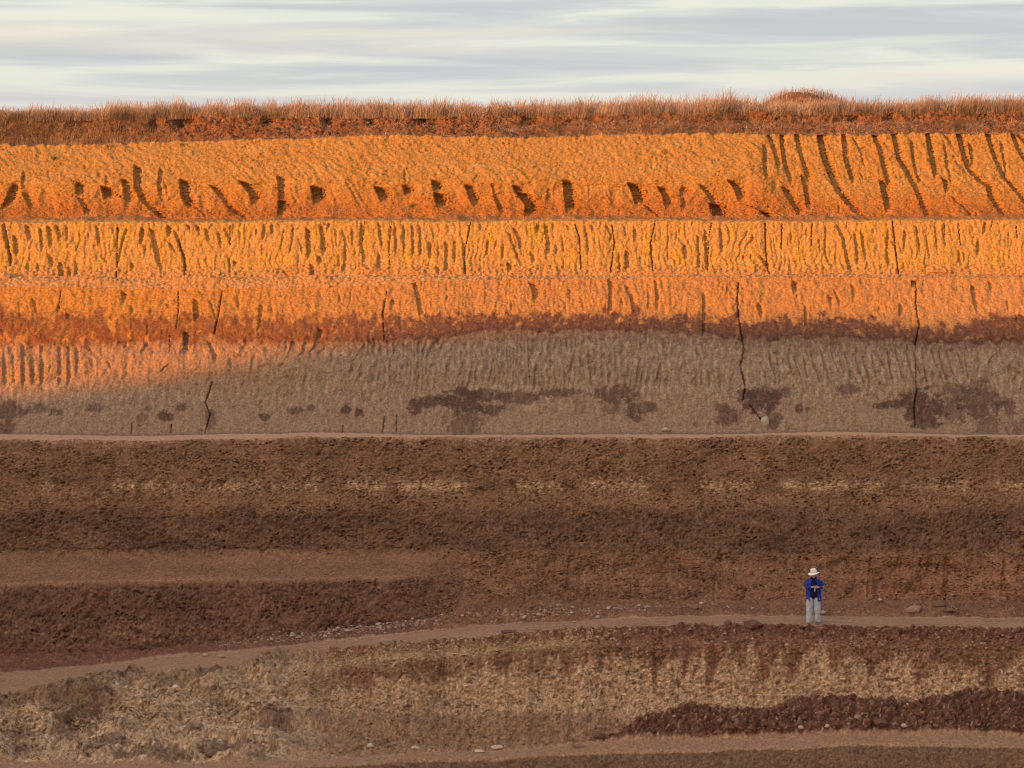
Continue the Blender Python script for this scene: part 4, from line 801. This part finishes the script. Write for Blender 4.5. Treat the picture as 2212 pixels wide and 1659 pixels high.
# ================================================================== dry grass
M_grass = soil_material('dry_grass', 0.0, 3.0, 0.15, 0.8)
def blades(name, P, h, lean, w, colr, label, seed, head=.6, curve=.5, face=1.0, tipcol=None, cat='grass'):
    """P roots, h lengths, lean (n,3) vectors giving where the tip drifts; ribbon of 4 joints with a seed head"""
    rng = np.random.default_rng(seed); n = len(P); up_ = np.array([0, 0, 1.0]); J = 5
    side = rng.normal(size=(n, 3)) * [1, face, .15]; side[:, 0] += np.sign(side[:, 0]); side /= np.linalg.norm(side, axis=1)[:, None]
    pts = []; ts = [0, .3, .6, .82, 1.0]
    for t in ts: pts.append(P + (up_[None] * (1 - .25 * t * np.linalg.norm(lean, axis=1)[:, None].clip(0, 2)) * t + lean * (t ** (1 + curve))) * h[:, None] + rng.normal(0, .02, (n, 3)) * h[:, None] * t)
    ww = np.array([1, .9, .7, .75, .3])[None] * w[:, None] * np.ones((n, J)); hd = rng.uniform(size=n) < head; ww[hd, 3] *= 2.6; ww[hd, 4] *= 2.0
    pts = np.stack(pts, 1); V = np.stack([pts - side[:, None] * ww[..., None] / 2, pts + side[:, None] * ww[..., None] / 2], 2).reshape(-1, 3)
    b = (np.arange(n) * J * 2)[:, None, None]; f = np.array([[2 * j, 2 * j + 1, 2 * j + 3, 2 * j + 2] for j in range(J - 1)])[None]; Fc = (b + f).reshape(-1, 4)
    ci = rng.integers(0, len(colr), n); c = np.array(colr)[ci] * rng.uniform(.8, 1.2, (n, 1)); cj = np.repeat(c[:, None], J, 1)
    c_ = (1 + .8 * fbm(P[:, 0] * 1.3, P[:, 1] * 1.3 + P[:, 2] * 2, 640, 3) + .7 * fbm(P[:, 0] * .35, P[:, 1] * .5, 642, 2)).clip(.3, 1.7); cj = cj * c_[:, None, None]
    if tipcol is not None: cj[:, 3:] = cj[:, 3:] * .4 + np.array(tipcol) * .6
    C_ = np.repeat(cj[:, :, None], 2, 2).reshape(-1, 3)
    return tag(mesh_np(name, V, Fc, M_grass, np.clip(C_, 0, .8)), label, cat, kind='stuff')
STR = [(.33, .25, .20), (.23, .165, .12), (.42, .33, .28), (.13, .09, .065), (.30, .25, .13)]
sky_r = ln((0, 236), (100, 237), (200, 232), (400, 228), (600, 225), (1000, 226), (1200, 226), (1300, 222), (1450, 218), (1550, 215), (1640, 222), (1720, 226), (1790, 220), (1950, 221), (2080, 215), (2212, 214))
bt_i = np.argmax([c[1][mid] for c in ctrl]) 
Zp = BT[1]
rng = np.random.default_rng(77)
n = 150000
xx = np.concatenate([rng.uniform(-21, 21, int(n * .86)), rng.uniform(-62, 62, n - int(n * .86))]); yy = 129.15 + rng.uniform(0, 1, n) ** 1.6 * 5.0
clump = fbm(xx * 1.1, yy * 1.1, 601, 3); keep = rng.uniform(size=n) < (.12 + .95 * sm(-.3, .25, clump)); xx, yy = xx[keep], yy[keep]; n = len(xx)
def bank_z(x, y):
    c = np.clip(np.searchsorted(XS, x), 0, NX - 1); top = Zp[c]
    return top - np.clip(129.3 - y, 0, 1) * .6
pxx = 1106 + F * xx / yy; zz = bank_z(xx, yy)
def plain_mound(x, y):   # earth mound on the skyline
    cx, cy = x_at(1712, 240, 133.2), 133.2
    r2 = ((x - cx) / 1.55) ** 2 + ((y - cy) / 1.6) ** 2
    r3 = ((x - cx - 1.7) / 1.3) ** 2 + ((y - cy) / 1.4) ** 2
    return .88 * np.exp(-r2 * 1.0) + .34 * np.exp(-r3 * 1.1)
zz = zz + plain_mound(xx, yy)
hh = (row['bank_top'](pxx) - sky_r(pxx)) / 57.0; hh = np.maximum(hh, .22) * (rng.uniform(.5, 1.15, n) + .55 * (rng.uniform(size=n) < .10)) * 1.12 * (1 + .55 * fbm(xx * 1.3, yy * .2, 603, 3))
onm = plain_mound(xx, yy) > .2; hh[onm] *= .62; km = ~(onm & (rng.uniform(size=n) < np.where(pxx < 1720, .45, .15)))
xx, yy, zz, hh, n = xx[km], yy[km], zz[km], hh[km], int(km.sum())
lean_ = rng.normal(0, .20, (n, 3)); lean_[:, 0] += .08 + .45 * fbm(xx * .9, yy * .9, 604, 3); lean_[:, 2] = 0
blades('dry_grass', np.stack([xx, yy, zz - .03], -1), hh, lean_, rng.uniform(.004, .009, n), STR, 'dry straw coloured grass standing along the top of the pit', 78, .65, .6, tipcol=(.46, .37, .33))
# earth mound
mx, my = np.meshgrid(np.linspace(-4.2, 5.2, 150), np.linspace(-3, 3, 90)); cx, cy = x_at(1712, 240, 133.2), 133.2
mz = .10 * billow(mx * 1.6, my * 1.6, 609, 3) + .12 * fbm(mx * 1.1, my * 1.1, 608, 3) + bank_z(cx + mx.ravel(), np.full(mx.size, 134.)).reshape(mx.shape) + plain_mound(cx + mx, cy + my) - .06 + .05 * fbm(mx * 3, my * 3, 605, 3)
a = (np.arange(89)[:, None] * 150 + np.arange(149)[None]).ravel()
cm = np.zeros((mx.size, 3)); cm[:] = (.20, .10, .055); cm *= (1 + .3 * fbm(mx * 5, my * 5, 607, 3)).reshape(-1, 1)
tag(mesh_np('mound', np.stack([cx + mx, cy + my, mz], -1).reshape(-1, 3), np.stack([a, a + 1, a + 151, a + 150], -1), M_soil, cm, True), kind='structure')
# grass over the lip: tall clumps on the left, drooping strands elsewhere
w_ = isBank * (Y3 < 129.6) * ((1 - sm(250, 420, PX)) * 1.2 + .22 + .65 * sm(.0, .22, fbm(XG * .8, TG * 1.5, 611, 3)) * (1 - .55 * np.exp(-((PY - row['bank_top'](PX) - 13) / 9) ** 2)) + .5 * sm(1000, 1150, PX) * sm(.0, .3, fbm(XG * .5, TG, 612, 2)) + .9 * np.exp(-((PX - 1460) / 170) ** 2))
n = 90000; P, px, py = pick(w_, n, 41); rng = np.random.default_rng(43)
lf_ = 1 - sm(230, 420, px)
lean_ = np.stack([rng.normal(.2, .35, n) + 1.5 * fbm(px * .018, py * .03, 613, 3), -rng.uniform(.1, .9, n), -rng.uniform(0, .7, n)], -1) * (1 - .3 * lf_)[:, None]
hh = rng.uniform(.12, .40, n) * (1 + .4 * lf_)
blades('fallen_grass', P + [0, .03, -.02], hh, lean_, rng.uniform(.004, .009, n), STR + [(.44, .34, .28), (.12, .075, .05), (.16, .10, .065)], 'tangled dry grass drooping over the soil bank under the skyline', 44, .25, .8, 1.0)
w_ = isBank * (Y3 < 129.0) * np.exp(-((PY - row['a_top'](PX) + 14) / 8) ** 2) * (sm(1000, 1150, PX) * .8 + .15); n = 9000; P, px, py = pick(w_, n, 45)
lean_ = np.stack([rng.normal(.9, .5, n) * np.sign(rng.normal(.3, 1, n)), -rng.uniform(.1, .5, n), -rng.uniform(.6, .95, n)], -1)
blades('flattened_grass', P + [0, 0, .03], rng.uniform(.25, .55, n), lean_, rng.uniform(.006, .012, n), [(.36, .29, .26), (.28, .22, .20), (.42, .34, .31)], 'greyish flattened grass lying on the lip above the orange face', 46, .1, .5)
w_ = isA * sm(40, 62, below + 10 * fbm(XG * 1.0, TG, 615, 3)) * (.15 + sm(.0, .3, fbm(XG * .55, TG * .3, 617, 3))); n = 15000; P, px, py = pick(w_, n, 47)
lean_ = np.stack([rng.normal(0, .45, n), -rng.uniform(0, .6, n), np.zeros(n)], -1)
blades('weeds', P, rng.uniform(.05, .17, n), lean_, rng.uniform(.005, .010, n), [(.42, .24, .14), (.34, .19, .11), (.48, .30, .18)], 'thin reddish dry weeds at the foot of the uppermost orange face', 48, .4, .6, cat='weeds')

# single plants
M_twig = plain_material('dry_twig', (.52, .36, .26), .9, .2, 20)
M_weed = plain_material('green_weed', (.20, .20, .07), .8, .3, 20)
def plant(name, px, Y, base_z, h, n, spread, mat, label, cat, seed, r=.006, sub=3, tuft=False):
    rg = random.Random(seed); bm_v, bm_f = [], []
    def tube(p, q, r0, r1):
        d = (q - p).normalized(); a_ = d.orthogonal().normalized(); b_ = d.cross(a_); k = len(bm_v)
        for c_, rr in ((p, r0), (q, r1)):
            for i in range(3): t = i * 2.094; bm_v.append(c_ + (a_ * math.cos(t) + b_ * math.sin(t)) * rr)
        for i in range(3): j = (i + 1) % 3; bm_f.append((k + i, k + j, k + 3 + j, k + 3 + i))
    def grow(p, d, L_, r_, lv):
        q = p
        for s_ in range(3):
            d = (d + Vector((rg.uniform(-.18, .18), rg.uniform(-.18, .18), .05))).normalized(); q2 = q + d * L_ / 3; tube(q, q2, r_, r_ * .8); q = q2; r_ *= .8
            if lv > 0 and s_ > 0:
                for _ in range(2):
                    t = Vector((rg.uniform(-1, 1), rg.uniform(-1, 1), rg.uniform(.2, .9))).normalized(); grow(q, (d * .5 + t * .8).normalized(), L_ * rg.uniform(.35, .6), r_ * .7, lv - 1)
        if tuft: tube(q, q + Vector((rg.uniform(-1, 1) * .03, 0, .03)), .016, .004)
    x = x_at(px, 240, Y)
    for i in range(n):
        a_ = rg.uniform(0, 6.28); grow(Vector((0, 0, 0)), Vector((math.cos(a_) * spread, math.sin(a_) * spread, 1)).normalized(), h * rg.uniform(.7, 1.0), r, sub)
    me = bpy.data.meshes.new(name); me.from_pydata([v[:] for v in bm_v], [], bm_f); me.materials.append(mat)
    o = bpy.data.objects.new(name, me); col.objects.link(o); o.location = (x, Y, base_z); return tag(o, label, cat)
bz = lambda px, Y=131.5: float(bank_z(np.array([x_at(px, 240, Y)]), np.array([Y]))[0])
plant('bare_shrub', 296, 132.5, bz(296) - .05, .72, 5, .45, M_twig, 'pale leafless shrub rising above the grass at the left of the skyline', 'shrub', 5, .007, 2)
plant('dry_weed', 2062, 130.8, bz(2062) - .05, .80, 4, .5, M_twig, 'tall branching dry weed with seed heads above the grass near the right end', 'weed', 6, .009, 1, True)
plant('dry_stalk', 1541, 131.0, bz(1541), .85, 1, .25, M_twig, 'single bare stalk sticking up left of the earth mound', 'stalk', 8, .006, 0)
plant('dry_weed', 1756, 132.6, bz(1756) + .45, .62, 3, .25, M_twig, 'tall dry weed growing on the right shoulder of the earth mound', 'weed', 9, .008, 1, True)
plant('dry_weed', 1340, 130.8, bz(1340), .60, 2, .2, M_twig, 'slim dry weed just above the grass in the middle of the skyline', 'weed', 10, .006, 1, True)
def weed_on(px, py, Y, h, label, seed, n=9):
    ci = int(np.searchsorted(XS, (px - 1106) / F * Y)); r = int(np.argmin(np.abs(PY[:, ci] - py) + 40 * (np.abs(YG[:, ci] - Y) > 2.2)))
    o = plant('green_weed', px, Y, 0, h, n, .8, M_weed, label, 'weed', seed, .010, 1, True); o.location = (X3[r, ci], Y3[r, ci] - .01, Z3[r, ci]); return o
weed_on(117, 346, 127, .13, 'low green weed high on the orange face near the left edge', 11)
weed_on(236, 324, 127.3, .15, 'green weed just under the grass lip, second green one from the left', 12)
weed_on(393, 316, 127.4, .10, 'small green weed under the soil bank, third from the left', 13, 6)
weed_on(888, 450, 125.3, .16, 'olive weed at the foot of the uppermost orange face, between two dark hollows', 14)
weed_on(608, 457, 125.3, .26, 'upright pale green weed in the dark hollow at the foot of the uppermost face', 15, 4)
# ================================================================== the person on the track
PXP, PYP = 1757, 1346
YP = 106.0; XP = x_at(PXP, PYP, YP)
ci = int(np.searchsorted(XS, XP)); rr_ = np.where(SEGA == segi['haul_road'])[0]; ri = rr_[np.argmin(np.abs(Y3[rr_, ci] - YP))]
ZP = float(np.mean(Z3[ri - 2:ri + 3, ci - 4:ci + 5]))
person = empty('person', (XP, YP, ZP))
tag(person, 'person in blue jacket, grey trousers and white hat standing on the dirt track', 'person')
M_skin = plain_material('skin', (.60, .35, .25), .55, .06, 12, 0, .3)
M_blue = plain_material('blue_jacket_cloth', (.020, .038, .34), .75, .55, 7, .3, .3)
M_navy = plain_material('navy_cloth', (.008, .012, .045), .85, .2, 14, .2)
M_trou = plain_material('grey_trouser_cloth', (.44, .49, .56), .85, .3, 11, .5)
M_hat = plain_material('white_hat_cloth', (.82, .83, .82), .8, .06, 16, .2)
M_boot = plain_material('boot_leather', (.20, .15, .11), .7, .25, 20, .2)
M_hair = plain_material('hair', (.06, .045, .035), .7, .3, 30)
M_dark = plain_material('eye_dark', (.02, .02, .02), .4, .0, 10)
M_tool = plain_material('tool_grey_green', (.36, .38, .31), .6, .1, 20)
def skin_obj(name, verts, edges, rad, roots, mat, parent=None, sub=2):
    me = bpy.data.meshes.new(name); me.from_pydata(verts, edges, []); o = bpy.data.objects.new(name, me); col.objects.link(o)
    m = o.modifiers.new('Skin', 'SKIN'); m.use_smooth_shade = True
    if not me.skin_vertices: me.attributes  # layer is created with the modifier
    if not me.skin_vertices:
        bpy.context.view_layer.objects.active = o; bpy.ops.mesh.customdata_skin_add()
    for i, s in enumerate(me.skin_vertices[0].data):
        r = rad[i]; s.radius = r if isinstance(r, tuple) else (r, r); s.use_root = i in roots
    sb = o.modifiers.new('Sub', 'SUBSURF'); sb.levels = sub; sb.render_levels = sub; me.materials.append(mat)
    if parent: o.parent = parent
    return o
bv, be, br, roots = [], [], [], []
def bvx(p, r, prev=None, root=False):
    bv.append(p); br.append(r); i = len(bv) - 1
    if prev is not None: be.append((prev, i))
    if root: roots.append(i)
    return i
pel = bvx((0, .02, .93), (.14, .10), None, True); sp1 = bvx((0, .02, 1.08), (.125, .09), pel); sp2 = bvx((.0, .03, 1.25), (.15, .10), sp1); che = bvx((0, .035, 1.36), (.10, .075), sp2)
nk = bvx((0, .01, 1.47), .052, che); hd0 = bvx((.0, -.02, 1.53), (.066, .076), nk); hd1 = bvx((0, -.025, 1.60), (.074, .086), hd0); hd2 = bvx((0, -.01, 1.66), (.068, .08), hd1)
nose = bvx((.002, -.118, 1.555), .010, hd0)
for s in (-1, 1):
    bvx((s * .088, .0, 1.575), .012, hd1)
    sh = bvx((s * .155, .035, 1.34), .046, che)
    el = bvx((s * .255 + .04, -.02, 1.165), .043, sh)
    wr = bvx((s * .085 + .04, -.22, 1.185), .028, el); pa = bvx((s * .04 + .038, -.25, 1.195), (.032, .024), wr)
    hp = bvx((s * .10, .02, .88), .095, pel); kn = bvx((s * .12, -.005, .49), .058, hp); ak = bvx((s * .13, .035, .12), .032, kn); bvx((s * .136, -.02, .045), .018, ak)
    for k in range(4):      # fingers closing round the tool
        z0 = 1.215 - k * .019; x0 = s * .035 + .038; ln_ = (.034, .038, .036, .029)[k]
        a = bvx((x0, -.262, z0), .0085, None, True); b = bvx((x0 - s * ln_ * .9, -.282, z0 + .002), .0080, a); c = bvx((x0 - s * ln_ * 1.35, -.268 + .004 * s, z0 - .004), .0072, b)
        bvx((x0 - s * ln_ * 1.1, -.248, z0 - .006), .0064, c)
    a = bvx((s * .05 + .038, -.25, 1.215), .010, None, True); b = bvx((s * .033 + .038, -.262, 1.238), .0092, a); bvx((s * .012 + .038, -.268, 1.243), .008, b)
skin_obj('body', bv, be, br, set(roots), M_skin, person)
def loft(name, paths, mat, parent, solid=0.0, nseg=20, sub=1):
    """paths: list of lists of rings (center, rx, ry, up-axis angle or None, (gap0, gap1))"""
    V, Fq = [], []
    for rings in paths:
        base = len(V); gap = rings[0][4] if len(rings[0]) > 4 else None; m = nseg
        for k, rg_ in enumerate(rings):
            c_, rx, ry = Vector(rg_[0]), rg_[1], rg_[2]
            p0 = Vector(rings[max(k - 1, 0)][0]); p1 = Vector(rings[min(k + 1, len(rings) - 1)][0]); d = (p1 - p0).normalized()
            if rg_[3] == 'flat': a_, b_ = Vector((1, 0, 0)), Vector((0, 1, 0))
            else:
                b_ = Vector((0, 1, 0)) if abs(d.y) < .8 else Vector((0, 0, 1)); a_ = b_.cross(d).normalized(); b_ = d.cross(a_).normalized()
            g = rg_[4] if gap else None
            for i in range(m):
                if g: t = -math.pi / 2 + g[0] + (2 * math.pi - g[0] - g[1]) * i / (m - 1)
                else: t = 2 * math.pi * i / m
                wv_ = 1 + .035 * math.sin(3 * t + k * 1.3) + .02 * math.sin(7 * t + k * 2.1)
                V.append(tuple(c_ + a_ * math.cos(t) * rx * wv_ + b_ * math.sin(t) * ry * wv_))
        for k in range(len(rings) - 1):
            for i in range(m if not gap else m - 1):
                j = (i + 1) % m; a = base + k * m; Fq.append((a + i, a + j, a + m + j, a + m + i))
        if not gap:
            Fq.append(tuple(base + i for i in range(m))[::-1]); Fq.append(tuple(base + (len(rings) - 1) * m + i for i in range(m)))
    me = bpy.data.meshes.new(name); me.from_pydata(V, [], Fq); me.materials.append(mat)
    for p in me.polygons: p.use_smooth = True
    o = bpy.data.objects.new(name, me); col.objects.link(o); o.parent = parent
    if solid: sm_ = o.modifiers.new('Solid', 'SOLIDIFY'); sm_.thickness = solid; sm_.offset = 0
    if sub: sb = o.modifiers.new('Sub', 'SUBSURF'); sb.levels = sub; sb.render_levels = sub
    return o
fl = 'flat'
loft('shirt', [[((0, .02, .775), .20, .15, fl), ((0, .02, .93), .195, .15, fl), ((0, .025, 1.12), .18, .125, fl), ((0, .03, 1.28), .19, .125, fl), ((0, .035, 1.39), .16, .105, fl), ((0, .02, 1.455), .075, .075, fl), ((0, .01, 1.465), .064, .068, fl)]], M_navy, person)
gp = lambda a: (a, a)
jr = [((0, .03, .745), .245, .165, fl, (.50, .55)), ((0, .03, .80), .238, .165, fl, (.48, .52)), ((0, .03, .95), .225, .16, fl, (.46, .48)), ((0, .035, 1.12), .222, .16, fl, (.45, .45)), ((0, .035, 1.25), .228, .158, fl, (.42, .42)),
      ((0, .04, 1.34), .205, .140, fl, (.36, .36)), ((0, .04, 1.40), .145, .115, fl, (.34, .34)), ((0, .03, 1.445), .092, .095, fl, (.34, .34)), ((0, .02, 1.478), .086, .09, fl, (.45, .45))]
slv = []
for s in (-1, 1):
    slv.append([((s * .09, .045, 1.385), .060, .075, 0), ((s * .165, .04, 1.355), .078, .082, 0), ((s * .225 + .012, .02, 1.27), .078, .08, 0), ((s * .265 + .022, -.005, 1.19), .074, .076, 0), ((s * .245 + .028, -.06, 1.155), .070, .070, 0), ((s * .175 + .034, -.14, 1.168), .058, .060, 0), ((s * .105 + .038, -.21, 1.185), .046, .048, 0)])
loft('jacket', [jr], M_blue, person, .012, 34)
o_j = loft('sleeve', [slv[0]], M_blue, person); loft('sleeve', [slv[1]], M_blue, person)
loft('jacket_hem', [[((0, .03, .735), .25, .170, fl, (.50, .55)), ((0, .03, .758), .25, .170, fl, (.50, .55))]], M_navy, person, .012, 30, 0)
loft('collar', [[((0, .02, 1.425), .098, .100, fl, (.30, .30)), ((0, .015, 1.47), .094, .098, fl, (.34, .34)), ((0, .012, 1.49), .092, .097, fl, (.55, .55))]], M_navy, person, .012, 30, 0)
legs = []
for s in (-1, 1):
    legs.append([((s * .135, .03, .045), .082, .088, fl), ((s * .135, .025, .10), .088, .095, fl), ((s * .13, .02, .17), .092, .095, fl), ((s * .13, .005, .33), .092, .094, fl), ((s * .125, -.005, .48), .100, .10, fl), ((s * .118, .01, .60), .108, .112, fl), ((s * .110, .02, .72), .125, .13, fl), ((s * .100, .02, .82), .130, .135, fl), ((s * .07, .02, .90), .125, .125, fl)])
o_t = loft('trousers', legs, M_trou, person)
dt = bpy.data.textures.new('cloth_folds', 'CLOUDS'); dt.noise_scale = .085
jk = [o for o in person.children if o.name.split('.')[0] in ('jacket', 'sleeve')]
for o_, s_ in [(o_t, .045)] + [(q, .03) for q in jk]:
    sb = o_.modifiers.new('Sub2', 'SUBSURF'); sb.levels = 1; sb.render_levels = 1
    md = o_.modifiers.new('Folds', 'DISPLACE'); md.texture = dt; md.strength = s_; md.mid_level = .5
for s in (-1, 1):
    loft('boot', [[((s * .135, .04, .0), .045, .05, fl), ((s * .135, .04, .06), .048, .055, fl), ((s * .135, .04, .12), .046, .05, fl)], [((s * .138, -.01, .004), .048, .13, fl), ((s * .138, -.01, .035), .047, .125, fl), ((s * .138, .0, .07), .035, .08, fl)]], M_boot, person)
# hat
def hat_part(name, prof, mat, parent, wave=0.0):
    V, Fq = [], []; m = 40
    for k, (r, z) in enumerate(prof):
        for i in range(m):
            t = 2 * math.pi * i / m; rr = r
            dz = wave * max(0, r - .095) / .085 * (.5 * math.cos(t) + .35 * math.cos(2 * t + .6)); V.append((rr * math.cos(t), rr * math.sin(t) * 1.08, z + dz))
    for k in range(len(prof) - 1):
        for i in range(m): j = (i + 1) % m; Fq.append((k * m + i, k * m + j, (k + 1) * m + j, (k + 1) * m + i))
    me = bpy.data.meshes.new(name); me.from_pydata(V, [], Fq); me.materials.append(mat)
    for p in me.polygons: p.use_smooth = True
    o = bpy.data.objects.new(name, me); col.objects.link(o); o.parent = parent; return o
hat = hat_part('hat', [(.183, -.028), (.178, -.020), (.14, -.002), (.100, .006), (.096, .03), (.094, .08), (.088, .115), (.070, .128), (.03, .132), (.001, .132)], M_hat, person, .040)
hat.location = (.0, -.015, 1.622); hat.rotation_euler = (.07, -.07, 0)
so = hat.modifiers.new('Solid', 'SOLIDIFY'); so.thickness = .006
bd = hat_part('hat_band', [(.0985, .008), (.0985, .03)], M_trou, hat); 
hr = loft('hair', [[((0, .02, 1.49), .060, .058, fl), ((0, .015, 1.54), .078, .075, fl), ((0, .01, 1.60), .084, .084, fl), ((0, .0, 1.64), .080, .088, fl)]], M_hair, person)
for s in (-1, 1):
    e_ = loft('eye', [[((s * .03, -.1, 1.582), .010, .007, fl), ((s * .03, -.102, 1.588), .012, .008, fl), ((s * .03, -.1, 1.594), .010, .007, fl)]], M_dark, person, 0, 10)
loft('mouth', [[((0, -.098, 1.512), .020, .006, fl), ((0, -.100, 1.517), .022, .006, fl)]], plain_material('lips', (.30, .13, .11), .6, .05), person, 0, 12)
# what the hands hold
tool = empty('hand_tool', (XP + .036, YP - .268, ZP + 1.20)); tag(tool, 'slim grey-green tool hanging from the hands of the standing person', 'tool')
loft('handle', [[((.004, 0, .045), .012, .010, 0), ((0, 0, 0), .014, .011, 0), ((-.004, 0, -.045), .013, .010, 0)]], M_dark, tool, 0, 12)
loft('blade', [[((-.004, 0, -.04), .015, .007, 0), ((-.012, -.002, -.08), .020, .007, 0), ((-.026, -.002, -.125), .019, .007, 0), ((-.036, 0, -.155), .008, .005, 0)]], M_tool, tool, 0, 12)
